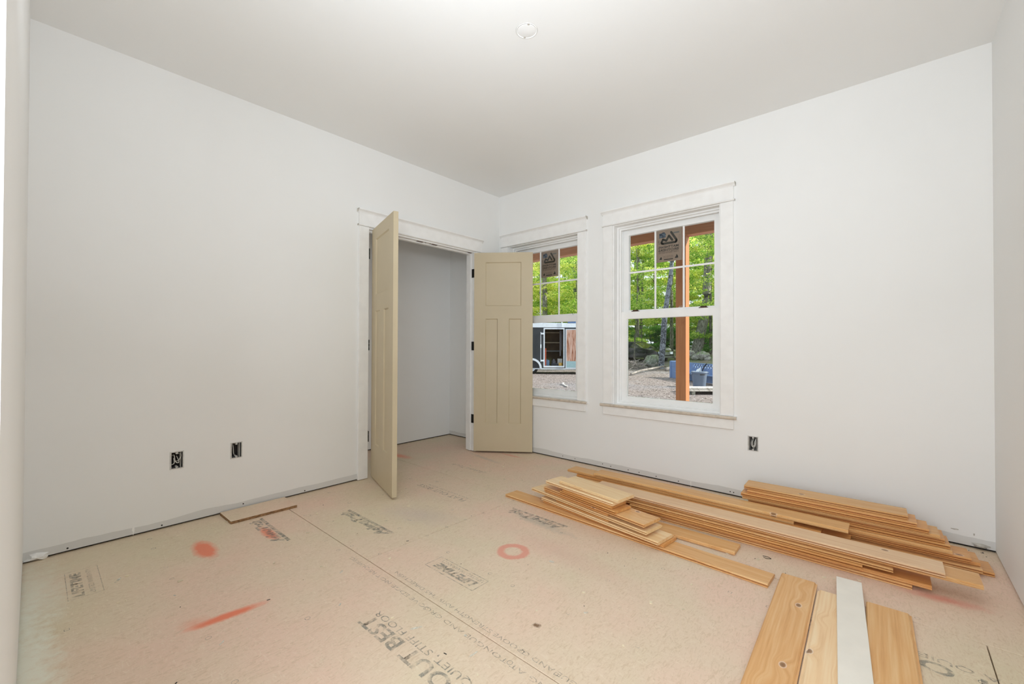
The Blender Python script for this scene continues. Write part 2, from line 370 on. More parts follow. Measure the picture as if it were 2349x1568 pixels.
# filler smears at corners
def smear(parent, c, r, seed, mat, axis='y', sx=1.0, sz=1.0, th=0.004):
    random.seed(seed); mb = MB(); n = 12; ring = []
    for k in range(n):
        a = 2 * PI * k / n; rr = r * random.uniform(0.55, 1.2); u, v = rr * math.cos(a) * sx, rr * math.sin(a) * sz
        ring.append((u, v))
    def P(u, v, h): return (c[0] + u, c[1] - h, c[2] + v) if axis == 'y' else (c[0] + h, c[1] + u, c[2] + v) if axis == 'x' else (c[0] + u, c[1] + v, c[2] + h)
    vs = [P(u, v, 0) for u, v in ring] + [P(u * .6, v * .6, th * random.uniform(.5, 1)) for u, v in ring] + [P(0, 0, th)]
    fs = [(k, (k + 1) % n, n + (k + 1) % n, n + k) for k in range(n)] + [(n + k, n + (k + 1) % n, 2 * n) for k in range(n)]
    mb.add(vs, fs); return mb.build('filler_smear', mat, parent)
smear(wa, (0, -3.40, 0.018), 0.045, 3, M_TRIM, 'x', 1.2, 0.5, 0.02)
smear(wb, (3.60, -0.0, 0.022), 0.03, 5, M_FILL, 'y', 1.3, 0.35, 0.018)
smear(wb, (3.50, -0.0, 0.085), 0.009, 6, M_FILL, 'y', 1.8, 0.5, 0.001)
smear(wb, (3.575, -0.0, 0.075), 0.007, 7, M_FILL, 'y', 0.6, 1.3, 0.001)
smear(wb, (2.07, -0.0, 0.035), 0.022, 8, M_TRIM, 'y', 0.12, 1.8, 0.001)
smear(wa, (0, -3.03, 0.035), 0.02, 9, M_TRIM, 'x', 0.3, 1.6, 0.001)

# ------------------------------------------------------------------ closet door frame and leaves
fr = empty('trim_2'); tag(fr, 'white casing, header and jambs around the closet doorway', 'door frame', kind='structure')
JI0, JI1 = -1.574, -0.375
MB().box(-0.118, 0.003, DY0, JI0, 0.006, 2.062).build('jamb', M_TRIM, fr)
MB().box(-0.118, 0.003, JI1, DY1, 0.006, 2.062).build('jamb', M_TRIM, fr)
MB().box(-0.118, 0.003, DY0, DY1, 2.062, DZ).build('head_jamb', M_TRIM, fr)
MB().bbox(-0.075, -0.040, JI0, JI0 + 0.012, 0.006, 2.062, .002).build('door_stop', M_TRIM, fr)
MB().bbox(-0.075, -0.040, JI1 - 0.012, JI1, 0.006, 2.062, .002).build('door_stop', M_TRIM, fr)
MB().bbox(-0.075, -0.040, JI0 + .012, JI1 - .012, 2.050, 2.062, .002).build('door_stop', M_TRIM, fr)
def casing_v(name, a0, a1, z0, z1, axis, parent, th=0.018):
    mb = MB()
    if axis == 'x': mb.bbox(0.0, th, a0, a1, z0, z1, 0.0025)
    else: mb.bbox(a0, a1, -th, 0.0, z0, z1, 0.0025)
    return mb.build(name, M_TRIM, parent)
casing_v('casing', -1.667, -1.580, 0.004, 2.073, 'x', fr)
casing_v('casing', -0.369, -0.282, 0.004, 2.073, 'x', fr)
def head(parent, a0, a1, z0, axis, dirty_end=1):
    """craftsman head: bead, flat board, flared cap"""
    prof_bead = [(0, 0), (0.024, 0.002), (0.027, 0.007), (0.024, 0.012), (0, 0.014)]
    prof_cap = [(0, 0), (0.020, 0.0), (0.024, 0.008), (0.036, 0.018), (0.040, 0.020), (0.040, 0.030), (0, 0.030)]
    def pr(name, prof, z, s0, s1, mat=M_TRIM):
        if axis == 'x': MB().prism([(p, z + q) for p, q in prof], s0, s1, 'y').build(name, mat, parent)
        else: MB().prism([(-p, z + q) for p, q in prof], s0, s1, 'x').build(name, mat, parent)
    pr('bead', prof_bead, z0, a0 - 0.008, a1 + 0.008)
    pr('head_board', [(0, 0), (0.019, 0), (0.019, 0.098), (0, 0.098)], z0 + 0.014, a0, a1)
    pr('cap_moulding', prof_cap, z0 + 0.108, a0 - 0.012, a1 + 0.012)
    # rough unpainted mitre returns at the ends
    for e in (a0 - 0.0125, a1 + 0.0115):
        pr('rough_return', [(0.0, 0.001), (0.0215, 0.001), (0.0255, 0.008), (0.0365, 0.018), (0.0395, 0.0205), (0.0395, 0.028), (0, 0.028)], z0 + 0.109, e, e + 0.001, M_FILL)
    for e in (a0 - 0.0085, a1 + 0.0075):
        pr('rough_return', prof_bead, z0, e, e + 0.001, M_FILL)
head(fr, -1.668, -0.281, 2.073, 'x')
for y0, y1 in ((-1.075, -1.011), (-0.904, -0.844), (-0.44, -0.395)):
    MB().bbox(-0.036, -0.014, y0, y1, 2.0590, 2.0625, .001).build('catch_plate', M_BRONZE, fr)
for y0 in (-0.985, -0.932):
    MB().bbox(-0.028, -0.020, y0, y0 + 0.014, 2.0600, 2.0625, .001).build('catch_screw', M_DARK, fr)

def door_leaf(name, label, pivot, ang, side):
    """3-panel craftsman leaf. Local x along the leaf from the hinge, local y 0..-0.035*side is its thickness"""
    W, HT, T = 0.603, 2.035, 0.035
    root = empty(name, pivot, ang); tag(root, label, 'door', kind='structure')
    xs = [0, .117, .244, .359, .486, W]; zs = [0, .283, 1.356, 1.486, 1.937, HT]
    rects = [(.117, .244, .283, 1.356), (.359, .486, .283, 1.356), (.117, .486, 1.486, 1.937)]
    mb = MB(); d = 0.009; s = 0.008
    for fy, sg in ((0, 1), (-T * side, -1)):
        inn = -side * sg  # direction into the slab
        for i in range(5):
            for j in range(5):
                cx, cz = (xs[i] + xs[i + 1]) / 2, (zs[j] + zs[j + 1]) / 2
                if any(r[0] < cx < r[1] and r[2] < cz < r[3] for r in rects): continue
                mb.add([(xs[i], fy, zs[j]), (xs[i + 1], fy, zs[j]), (xs[i + 1], fy, zs[j + 1]), (xs[i], fy, zs[j + 1])], [(0, 1, 2, 3)])
        for (a, b_, c, e) in rects:
            yi = fy + inn * d
            o = [(a, fy, c), (b_, fy, c), (b_, fy, e), (a, fy, e)]; q = [(a + s, yi, c + s), (b_ - s, yi, c + s), (b_ - s, yi, e - s), (a + s, yi, e - s)]
            mb.add(o + q, [(k, (k + 1) % 4, 4 + (k + 1) % 4, 4 + k) for k in range(4)])
    y0, y1 = 0, -T * side
    mb.add([(0, y0, 0), (W, y0, 0), (W, y1, 0), (0, y1, 0), (0, y0, HT), (W, y0, HT), (W, y1, HT), (0, y1, HT)], [(0, 1, 2, 3), (4, 5, 6, 7), (1, 2, 6, 5), (0, 3, 7, 4)])
    leaf = mb.build('leaf', M_DOOR, root)
    bm = bmesh.new(); bm.from_mesh(leaf.data); bmesh.ops.remove_doubles(bm, verts=bm.verts, dist=1e-5); bmesh.ops.recalc_face_normals(bm, faces=bm.faces); bm.to_mesh(leaf.data); bm.free()
    for (a, b_, c, e) in rects:
        ya, yb = sorted((-side * d, -side * (T - d)))
        MB().box(a + s - .0002, b_ - s + .0002, ya, yb, c + s - .0002, e - s + .0002).build('recessed_panel', M_DOOR, root)
    return root
PZ = 0.018
dl = door_leaf('door_1', 'tan three-panel closet door swung out toward the room, left leaf, seen nearly edge-on', (0.024, -1.556, PZ), math.radians(-16.4), -1)
dr = door_leaf('door_2', 'tan three-panel closet door folded back beside the small window', (0.012, -0.377, PZ), math.radians(37.2), 1)
for zc in (1.856, 1.099, 0.345):
    h1 = MB().bbox(-0.034, 0.004, JI0 + 0.0005, JI0 + 0.0035, zc - .045, zc + .045, .001).build('hinge', M_BLACK, fr)
    hb = MB()
    for k in range(3): hb.lathe([(0.0001, 0), (0.0062, 0), (0.0062, 0.0275), (0.0001, 0.0275)], (0.010, JI0 - 0.001, zc - .0435 + k * .0295), 10)
    hb.build('hinge_barrel', M_BLACK, h1)
    h2 = MB().bbox(-0.034, 0.004, JI1 - 0.0035, JI1 - 0.0005, zc - .050, zc + .040, .001).build('hinge', M_BLACK, fr)
    hb = MB()
    for k in range(3): hb.lathe([(0.0001, 0), (0.0062, 0), (0.0062, 0.0275), (0.0001, 0.0275)], (0.010, JI1 + 0.001, zc - .0485 + k * .0295), 10)
    hb.build('hinge_barrel', M_BLACK, h2)

# ------------------------------------------------------------------ windows
def frame_ring(mb, x0, x1, z0, z1, y0, y1, wl, wr, wb_, wt):
    mb.box(x0, x0 + wl, y0, y1, z0, z1).box(x1 - wr, x1, y0, y1, z0, z1)
    if wb_: mb.box(x0 + wl, x1 - wr, y0, y1, z0, z0 + wb_)
    mb.box(x0 + wl, x1 - wr, y0, y1, z1 - wt, z1)
def window(n, X0, X1, label, lock_mat):
    r = empty('window_%d' % n); tag(r, label, 'window', kind='structure')
    casing_v('casing', X0 - 0.088, X0 + 0.002, 0.586, 2.166, 'y', r); casing_v('casing', X1 - 0.002, X1 + 0.088, 0.586, 2.166, 'y', r)
    head(r, X0 - 0.090, X1 + 0.090, 2.166, 'y')
    # stool with a rounded bare nose, and apron
    prof = [(0.085, .563), (0.085, .585), (-0.030, .585), (-0.036, .581), (-0.038, .574), (-0.036, .567), (-0.030, .563)]
    MB().prism(prof, X0 - 0.108, X1 + 0.108, 'x').build('stool', M_TRIM, r)
    MB().prism([(-.028, .5655), (-.028, .5835), (-.0305, .5858), (-.0370, .5815), (-.0392, .574), (-.0370, .5665), (-.0305, .5622)], X0 - 0.109, X1 + 0.109, 'x').build('bare_nosing', M_NOSE, r)
    MB().bbox(X0 - 0.088, X1 + 0.088, -0.018, 0, 0.489, 0.563, .0025).build('apron', M_TRIM, r)
    m1 = MB(); frame_ring(m1, X0, X1, .585, WZ1, 0.0, 0.075, .012, .012, .0, .012); m1.build('jamb_extension', M_TRIM, r)
    m2 = MB(); frame_ring(m2, X0 + .004, X1 - .004, .580, WZ1 - .003, 0.060, 0.175, .022, .022, .022, .022)
    frame_ring(m2, X0 + .026, X1 - .026, .602, WZ1 - .025, 0.083, 0.092, .012, .012, .010, .014)
    frame_ring(m2, X0 + .026, X1 - .026, .602, WZ1 - .025, 0.127, 0.133, .010, .010, .010, .010)
    m2.build('window_frame', M_VINYL, r)
    gx0, gx1 = X0 + .0865, X1 - .0865
    # lower sash nearer the room, upper sash behind it
    lo = MB(); frame_ring(lo, X0 + .036, X1 - .036, .605, 1.401, 0.092, 0.126, gx0 - X0 - .036, gx0 - X0 - .036, .044, .060)
    frame_ring(lo, gx0 - .001, gx1 + .001, .648, 1.342, 0.099, 0.119, .004, .004, .004, .004)
    ls = lo.build('lower_sash', M_VINYL, r)
    MB().box(gx0, gx1, .1075, .1105, .650, 1.340).build('glass', M_GLASS, ls)
    up = MB(); frame_ring(up, X0 + .036, X1 - .036, 1.372, WZ1 - .030, 0.134, 0.170, gx0 - X0 - .036, gx0 - X0 - .036, .046, .050)
    us = up.build('upper_sash', M_VINYL, r)
    MB().box(gx0, gx1, .1505, .1535, 1.418, 2.092).build('glass', M_GLASS, us)
    w3 = (gx1 - gx0) / 3
    for k in (1, 2): MB().bbox(gx0 + k * w3 - .008, gx0 + k * w3 + .008, .1425, .1500, 1.418, 2.092, .002).build('muntin', M_VINYL, us)
    MB().bbox(gx0, gx1, .1420, .1497, 1.747, 1.763, .002).build('muntin', M_VINYL, us)
    for xx in (gx0 + 0.075, gx1 - 0.075):
        l = MB().bbox(xx - .032, xx + .032, .096, .124, 1.401, 1.408, .002).bbox(xx - .022, xx + .026, .100, .118, 1.408, 1.417, .003).build('sash_lock', lock_mat, ls)
    return r
window(1, W1[0], W1[1], 'white double-hung window partly hidden by the open closet door, trailer outside', M_VINYL)
window(2, W2[0], W2[1], 'white double-hung window with grilles in the upper sash, porch post outside', M_BRONZE)

# ------------------------------------------------------------------ lettering
def text_mesh(body, size, mat, parent, mtx, name='printed_lettering', sx=1.0, shear=0.0, bold=0.0, space=1.0):
    cu = bpy.data.curves.new('t', 'FONT'); cu.body = body; cu.size = size; cu.shear = shear; cu.offset = bold; cu.space_character = space; cu.resolution_u = 3
    o = bpy.data.objects.new('t', cu); COL.objects.link(o)
    dg = bpy.context.evaluated_depsgraph_get(); dg.update()
    me = bpy.data.meshes.new_from_object(o.evaluated_get(dg)); bpy.data.objects.remove(o); bpy.data.curves.remove(cu)
    me.transform(mtx @ Matrix.Diagonal((sx, 1, 1, 1))); me.materials.clear(); me.materials.append(mat); me.name = name
    q = bpy.data.objects.new(name, me); COL.objects.link(q); q.parent = parent
    return q
def floor_text(body, x_right, y, size, mat, width=None, shear=0, bold=0.0, space=1.0, z=0.0006):
    """stamps read toward -x with their top toward -y (they face away from the camera)"""
    o = text_mesh(body, size, mat, fl, Matrix.Identity(4), shear=shear, bold=bold, space=space)
    me = o.data; xs = [v.co.x for v in me.vertices]; w0 = max(xs) - min(xs); s = (width / w0) if width else 1.0; mn = min(xs)
    for v in me.vertices: v.co = Vector((x_right - (v.co.x - mn) * s, y - v.co.y, z))
    me.flip_normals(); return o
floor_text('LIFETIME', 1.815, -2.046, 0.058, M_INK, 0.285, 0.25, 0.003)
floor_text('LIMITED WARRANTY', 1.825, -2.014, 0.030, M_INK2, 0.30)
def rect_outline(x0, x1, y0, y1, w_, mat, z=0.0006):
    mb = MB()
    for a, b_, c, d in ((x0, x1, y0, y0 + w_), (x0, x1, y1 - w_, y1), (x0, x0 + w_, y0 + w_, y1 - w_), (x1 - w_, x1, y0 + w_, y1 - w_)):
        mb.add([(a, c, z), (b_, c, z), (b_, d, z), (a, d, z)], [(0, 1, 2, 3)])
    return mb.build('printed_border', mat, fl)
rect_outline(1.494, 1.840, -2.108, -2.001, 0.0038, M_INK)
floor_text('LIFETIME', 0.605, -3.262, 0.050, M_INK, 0.29, 0.2, 0.002)
floor_text('LIMITED WARRANTY', 0.60, -3.225, 0.026, M_INK2, 0.29)
rect_outline(0.290, 0.618, -3.313, -3.199, 0.0025, M_INK2)
floor_text('FLAT OUT BEST', 2.46, -2.497, 0.088, M_INK, 0.80, 0, 0.002)
floor_text('FOR A QUIET, STIFF FLOOR', 2.42, -2.458, 0.042, M_INK, 0.76)
floor_text('FLAT OUT BEST', 0.985, -1.362, 0.065, M_INK, 0.53, 0, 0.0005)
floor_text('FOR A QUIET, STIFF FLOOR', 0.97, -1.325, 0.03, M_INK2, 0.46)
floor_text('AdvanTech', 0.62, -0.80, 0.07, M_INK2, 0.42, 0.35)
for (xr, yy, ww) in ((1.055, -2.028, 0.50), (0.70, -2.468, 0.42), (1.76, -1.27, 0.42)):
    floor_text('AdvanTech', xr, yy - 0.006, 0.075, M_INK, ww, 0.35, 0.004)
    q = MB(); q.add([(xr - ww - .02, yy + .022, .0006), (xr + .01, yy + .022, .0006), (xr + .015, yy + .002, .0006), (xr - ww - .01, yy + .002, .0006)], [(0, 1, 2, 3)]); q.build('printed_bar', M_INK, fl)
floor_text('SELF-SPACING EDGE / TONGUE AND GROOVE STRENGTH AXIS THIS DIRECTION', 3.0, -2.235, 0.028, M_INK2, 1.55)
floor_text('SPACING AT TONGUE AND GROOVE EDGE NOT REQUIRED', 2.55, -2.31, 0.028, M_INK2, 1.40)
floor_text('FLAT OUT BEST', 3.68, -1.33, 0.088, M_INK, 0.80, 0, 0.002)
floor_text('FOR A QUIET, STIFF FLOOR', 3.64, -1.29, 0.042, M_INK2, 0.76)
# nail-pattern marks: small rings and squares
rm = MB()
def ringmark(x, y, r=0.009, n=10, w_=0.0022, z=0.0006):
    vs = []
    for k in range(n):
        a = 2 * PI * k / n + (PI / 4 if n == 4 else 0)
        vs += [(x + r * math.cos(a), y + r * math.sin(a), z), (x + (r - w_) * math.cos(a), y + (r - w_) * math.sin(a), z)]
    rm.add(vs, [(2 * k, 2 * ((k + 1) % n), 2 * ((k + 1) % n) + 1, 2 * k + 1) for k in range(n)])
random.seed(11)
for y in (-3.32, -2.98, -2.68, -2.32, -2.25, -1.95, -1.62, -1.35, -1.03):
    for k in range(24):
        x = 0.12 + k * 0.152 + random.uniform(-.006, .006)
        if random.random() < 0.42: ringmark(x, y + random.uniform(-.006, .006), 0.0095 if random.random() < .6 else 0.011, 10 if random.random() < .65 else 4)
for k in range(8): ringmark(1.235 + random.uniform(-.004, .004), -2.2 + k * .15, 0.009)
tag(rm.build('stamp_marks', M_INK, fl), kind='stuff')
# white scuffs and bits
random.seed(21)
sc_ = MB()
for x, y, l, wd_, a in [(1.862, -2.423, .055, .013, 1.1), (2.129, -2.372, .04, .01, 1.5), (2.036, -2.324, .014, .012, 0), (0.551, -3.149, .05, .012, 2.6), (1.25, -2.42, .03, .01, 2.2), (0.98, -1.84, .04, .008, .4), (1.5, -2.55, .03, .008, 2.4), (1.4, -2.95, .03, .008, 2.4), (1.7, -3.0, .04, .01, 2.4), (0.9, -3.0, .02, .008, 0.3), (2.3, -1.9, .02, .012, 1), (1.05, -1.55, .02, .01, 1), (0.5, -1.25, .04, .007, .5), (1.95, -1.66, .03, .02, .2)]:
    n = 9; ring = []
    for k in range(n):
        t_ = 2 * PI * k / n; u = l / 2 * math.cos(t_) * random.uniform(.8, 1.15); v = wd_ / 2 * math.sin(t_) * random.uniform(.6, 1.2)
        ring.append((x + u * math.cos(a) - v * math.sin(a), y + u * math.sin(a) + v * math.cos(a), 0.0005))
    sc_.add(ring, [tuple(range(n))])
sc_.build('white_scuffs', M_SCUFF, fl)['kind'] = 'stuff'
# wood chips, staples and crumbs left on the subfloor
M_CHIP = plain('pale_chip', (0.74, 0.64, 0.47), 0.8, var=0.2)
ch = MB()
for k in range(120):
    x = random.uniform(0.05, 3.5); y = random.uniform(-3.3, -0.1)
    if k < 14: x, y = random.uniform(0.3, 1.0), random.uniform(-2.1, -0.6)
    s = random.uniform(.0018, .006); a = random.uniform(0, PI)
    vs = [(x + dx * math.cos(a) * s * 1.6 - dy * math.sin(a) * s, y + dx * math.sin(a) * s * 1.6 + dy * math.cos(a) * s, z) for z in (0.0003, s * .6) for dx, dy in ((-1, -1), (1, -1), (1, 1), (-1, 1))]
    ch.add(vs, [(0, 1, 2, 3), (4, 5, 6, 7), (0, 1, 5, 4), (1, 2, 6, 5), (2, 3, 7, 6), (3, 0, 4, 7)])
ch.build('wood_crumbs', M_CHIP, fl)['kind'] = 'stuff'
dk = MB()
for k in range(70):
    x = random.uniform(0.05, 3.5); y = random.uniform(-3.3, -0.1)
    if k < 12: x, y = 3.56 + random.uniform(-.09, .05), -0.03 - random.random() * .07
    s = random.uniform(.0008, .002); a = random.uniform(0, PI); l = random.choice((1.2, 1.5, 4))
    vs = [(x + dx * math.cos(a) * s * l - dy * math.sin(a) * s, y + dx * math.sin(a) * s * l + dy * math.cos(a) * s, z) for z in (0.0003, s) for dx, dy in ((-1, -1), (1, -1), (1, 1), (-1, 1))]
    dk.add(vs, [(0, 1, 2, 3), (4, 5, 6, 7), (0, 1, 5, 4), (1, 2, 6, 5), (2, 3, 7, 6), (3, 0, 4, 7)])
dk.build('dark_crumbs', M_DARK, fl)['kind'] = 'stuff'
# bent staple near the planks
st = MB().tube([(2.735, -.872, .0022), (2.76, -.868, .0022), (2.775, -.88, .0022), (2.758, -.892, .0022), (2.742, -.888, .0022)], .0012, 6)
tag(st.build('bent_staple', M_BLACK), 'small bent wire staple on the subfloor in front of the long plank stack', 'staple')

# ------------------------------------------------------------------ electrical boxes and ceiling box
def outlet_box(label, loc, axis, wires, wdt=0.062, ht=0.100):
    """recessed single-gang box standing proud 1 mm of the wall; local x across, local -y is into the room"""
    r = empty('outlet_box', loc, 0 if axis == 'y' else PI / 2); tag(r, label, 'electrical box', 'open outlet boxes')
    o = MB(); a, b_ = wdt / 2, ht / 2
    frame_ring(o, -a, a, -b_, b_, -0.002, 0.055, .003, .003, .003, .003); o.build('box_shell', M_PLASTIC, r)
    o = MB(); frame_ring(o, -a - .003, a + .003, -b_ - .003, b_ + .003, -0.003, -0.0005, .005, .006, .005, .005); o.build('rim', M_BOXRIM, r)
    MB().box(-a, a, 0.050, 0.056, -b_, b_).build('box_back', M_DARK, r)
    MB().box(-a + .003, -a + .005, -0.001, 0.05, -b_, b_).box(a - .012, a - .0105, -0.002, 0.045, -b_ + .003, b_ - .003).build('side_rib', M_BOXRIM, r)
    for z in (-b_ + .008, b_ - .008):
        q = MB().tube([(0, -.0025, z), (0, .03, z)], .0062, 10); q.build('screw_boss', M_BOXRIM, r)
        MB().tube([(0, -.0032, z), (0, -.002, z)], .0018, 6).build('screw_hole', M_DARK, r)
    for wpts in wires:
        MB().tube([(x, y, z) for x, y, z in wpts], .0024, 6).build('wire', M_WIRE, r, smooth=True)
    return r
def curve(pts, n=5):
    out = []
    for i in range(len(pts) - 1):
        p0, p1, p2, p3 = (Vector(pts[max(i - 1, 0)]), Vector(pts[i]), Vector(pts[i + 1]), Vector(pts[min(i + 2, len(pts) - 1)]))
        for k in range(n):
            t_ = k / n; out.append(0.5 * ((2 * p1) + (-p0 + p2) * t_ + (2 * p0 - 5 * p1 + 4 * p2 - p3) * t_ ** 2 + (-p0 + 3 * p1 - 3 * p2 + p3) * t_ ** 3))
    out.append(Vector(pts[-1])); return out
k1 = [curve([(-.02, .045, .02), (-.012, .012, 0.03), (-.008, .004, -.005), (.004, .004, -.018), (.012, .01, -.012), (.003, .03, .02)]),
      curve([(.0, .045, .03), (.018, .012, .034), (.020, .004, .018), (.008, .004, -.004), (-.004, .02, -.01)]),
      curve([(-.03, .03, -.03), (-.022, .006, -.024), (-.012, .004, -.016), (-.012, .02, .01)])]
outlet_box('open outlet box stuffed with white wires, nearer the left corner of the room', (0, -2.835, .396), 'x', k1)
outlet_box('empty open outlet box with one cable, between the wired box and the closet', (0, -2.5205, .400), 'x', [curve([(-.014, .04, .045), (-.013, .02, .02), (-.012, .014, -.02), (-.002, .03, -.04)])])
k2 = [curve([(-.012, .04, .03), (-.012, .006, .0), (-.004, .003, -.024), (.008, .003, -.024), (.014, .006, .0), (.012, .03, .03)]),
      curve([(.0, .04, .035), (-.004, .006, .012), (0, .002, -.018), (.008, .004, -.012), (.008, .01, .01), (.014, .03, .035)])]
ob = outlet_box('open outlet box with looped white wires below and right of the large window', (2.5025, 0, .4045), 'y', k2)
cb = empty('ceiling_box', (1.827, -1.723, H)); tag(cb, 'round white ceiling electrical box ring flush with the ceiling', 'ceiling box')
MB().lathe([(.055, 0.0005), (.056, -.0022), (.0535, -.003), (.051, -.0022), (.0505, .0)], (0, 0, 0), 40).build('ring', M_CEIL, cb, True)
MB().lathe([(.0575, -0.0002), (.0560, -.0004)], (0, 0, 0), 40).build('gap', M_FILL, cb)
MB().lathe([(.046, -.0005), (.0455, -.0018), (.0440, -.0022), (0.0005, -.0022)], (0, 0, 0), 40).build('cover_disc', M_CEIL, cb, True)
for a in (2.5, 5.6):
    MB().lathe([(.006, -.0005), (.006, -.003), (.0005, -.003)], (.047 * math.cos(a), .047 * math.sin(a), 0), 10).build('screw_tab', M_FILL, cb)

# ------------------------------------------------------------------ scrap of sheathing by the left wall
sp = MB().prism([(-2.612, 0.0), (-2.222, 0.0), (-2.222, 0.0165), (-2.612, 0.0165)], 0.004, 0.232, 'x')
sp = MB().add([(0.010, -2.612, 0), (0.225, -2.608, 0), (0.238, -2.226, 0), (0.014, -2.222, 0), (0.010, -2.612, .0165), (0.225, -2.608, .0165), (0.238, -2.226, .0165), (0.014, -2.222, .0165)],
              [(0, 1, 2, 3), (4, 5, 6, 7), (0, 1, 5, 4), (1, 2, 6, 5), (2, 3, 7, 6), (3, 0, 4, 7)]).build('sheathing_offcut', [M_SCRAP, M_OSBEDGE])
for p_ in sp.data.polygons: p_.material_index = 0 if abs(p_.normal.z) > .5 else 1
tag(sp, 'strip of tan sheathing offcut lying on the subfloor against the left wall', 'offcut')

# ------------------------------------------------------------------ pine planks
T = 0.0185
def plank(x0, y0, x1, y1, zt, wdt, kind, mat, label, cat='plank', group=None, name='pine_plank', th=None, flip=False):
    """tongue-and-groove board: front edge runs (x0,y0)-(x1,y1), width goes to its left"""
    th = th or (T - 0.0014); L = math.hypot(x1 - x0, y1 - y0); a = math.atan2(y1 - y0, x1 - x0)
    q = th / 18.0
    gr = [(0.0005, 0), (0, .001), (0, 5.5 * q), (.012, 6 * q), (.012, 11.5 * q), (0, 12 * q), (0, 14.2 * q), (.0045, th)]           # groove edge
    W = wdt
    if kind == 'g':
        tongue = [(W - .0045, th), (W, 14.5 * q), (W, 11.2 * q), (W + .007, 10.8 * q), (W + .007, 6.8 * q), (W, 6.2 * q), (W, .001)]
        prof = gr + tongue
    else:
        fr_ = [(.007, 0), (.007, 6.2 * q), (0, 6.8 * q), (0, 10.8 * q), (.007, 11.2 * q), (.007, 14.5 * q), (.0125, th)]
        bk = [(W - .0035, th), (W, 15 * q), (W, 12 * q), (W - .008, 11.5 * q), (W - .008, 6 * q), (W, 5.5 * q), (W, .001)]
        prof = fr_ + bk
    o = MB().prism(prof, 0, L, 'x').build(name, mat)
    o.location = (x0, y0, zt - th); o.rotation_euler = (0, 0, a)
    return tag(o, label, cat, group)
PI_, PA, WM, PK_ = M_PINE, M_PINE_PALE, M_PINE_WARM, M_PINE_PINK
ords = {2: 'second', 3: 'third', 4: 'fourth', 5: 'fifth', 6: 'sixth', 7: 'seventh', 8: 'eighth', 9: 'ninth', 10: 'tenth'}
A = [(1, 1.143, -1.131, 2.819, -1.198, .128, 'g', PI_), (2, 1.446, -1.080, 2.330, -1.180, .15, 't', WM), (3, 1.438, -1.084, 2.313, -1.207, .155, 'g', PA), (4, 1.570, -1.096, 1.990, -1.160, .15, 't', WM),
     (5, 1.335, -1.066, 2.248, -1.210, .155, 'g', PA), (6, 1.452, -1.072, 1.989, -1.168, .15, 't', WM), (7, 1.450, -1.076, 2.237, -1.213, .155, 'g', PI_), (8, 1.616, -1.119, 2.055, -1.197, .15, 'g', WM),
     (9, 1.639, -1.127, 2.023, -1.185, .15, 't', WM), (10, 1.490, -1.104, 2.032, -1.180, .16, 'g', PA), (11, 1.593, -1.096, 2.057, -1.170, .165, 't', PA)]
for (k, x0, y0, x1, y1, w_, kd, mt) in A:
    if k == 1: lb = 'long pine plank on the subfloor under the pile of short offcuts'
    elif k == 11: lb = 'topmost pale plank of the short offcut pile'
    else: lb = '%s plank from the top of the short offcut pile' % ords[12 - k]
    plank(x0, y0, x1, y1, k * T, w_, kd, mt, lb, group=None if k == 1 else 'planks of the short offcut pile')
plank(1.80, -0.983, 2.625, -0.972, T, .128, 't', PI_, 'single pine plank on the subfloor between the offcut pile and the long centre stack')
B = [(1, 1.900, -.783, 3.308, -.777, 'g', PI_), (2, 1.750, -.780, 3.372, -.773, 't', WM), (3, 1.950, -.800, 3.135, -.795, 'g', WM), (4, 1.850, -.787, 3.244, -.781, 'g', PI_), (5, 1.490, -.768, 3.528, -.763, 't', PI_), (6, 1.660, -.784, 3.414, -.777, 'g', PK_)]
for (k, x0, y0, x1, y1, kd, mt) in B:
    lb = 'topmost pinkish plank of the long centre stack, knots along it' if k == 6 else 'lowest plank of the long centre stack' if k == 1 else '%s plank from the top of the long centre stack' % ords[7 - k]
    plank(x0, y0, x1, y1, k * T, .145, kd, mt, lb, group='planks of the long centre stack')
TC = 0.0195
C_ = [(1, 1.9, -.590, 3.02, -.585, 'g', WM), (2, 1.8, -.588, 2.98, -.583, 't', PI_), (3, 1.85, -.592, 3.0, -.587, 'g', WM), (4, 1.62, -.597, 3.075, -.590, 'g', WM), (5, 1.405, -.598, 2.955, -.588, 't', WM), (6, 1.315, -.590, 2.830, -.585, 't', PI_), (7, 1.555, -.597, 3.070, -.583, 't', PI_)]
for (k, x0, y0, x1, y1, kd, mt) in C_:
    lb = 'topmost plank of the middle stack between the centre and wall stacks' if k == 7 else 'lowest plank of the middle stack, mostly hidden' if k == 1 else '%s plank from the top of the middle stack' % ords[8 - k]
    plank(x0, y0, x1, y1, k * TC, .128, kd, mt, lb, group='planks of the middle stack', th=TC - .0014)
DX = [3.606, 3.563, 3.559, 3.528, 3.463, 3.457, 3.440, 3.422, 3.382, 3.338, 3.305]
DYr = [-.372, -.413, -.387, -.406, -.417, -.390, -.371, -.389, -.390, -.378, -.349]
DL = [2.66, 2.62, 2.60, 2.64, 2.61, 2.58, 2.560, 2.530, 2.522, 2.555, 2.530]
DK = 'ggtgtggtggg'; DM = [WM, PI_, WM, WM, PI_, WM, WM, PI_, WM, WM, PI_]
for k in range(11):
    lb = 'topmost plank of the tall stack nearest the window wall' if k == 10 else 'lowest and longest plank of the tall stack nearest the window wall' if k == 0 else '%s plank from the top of the tall stack nearest the window wall' % ords[11 - k]
    dy = 0.045 if k < 10 else 0.045
    plank(DL[k], DYr[k] - .035 * (DX[k] - DL[k]) + 0.004, DX[k], DYr[k] + 0.004, (k + 1) * T, .150, DK[k], DM[k], lb, group='planks of the tall stack by the wall')
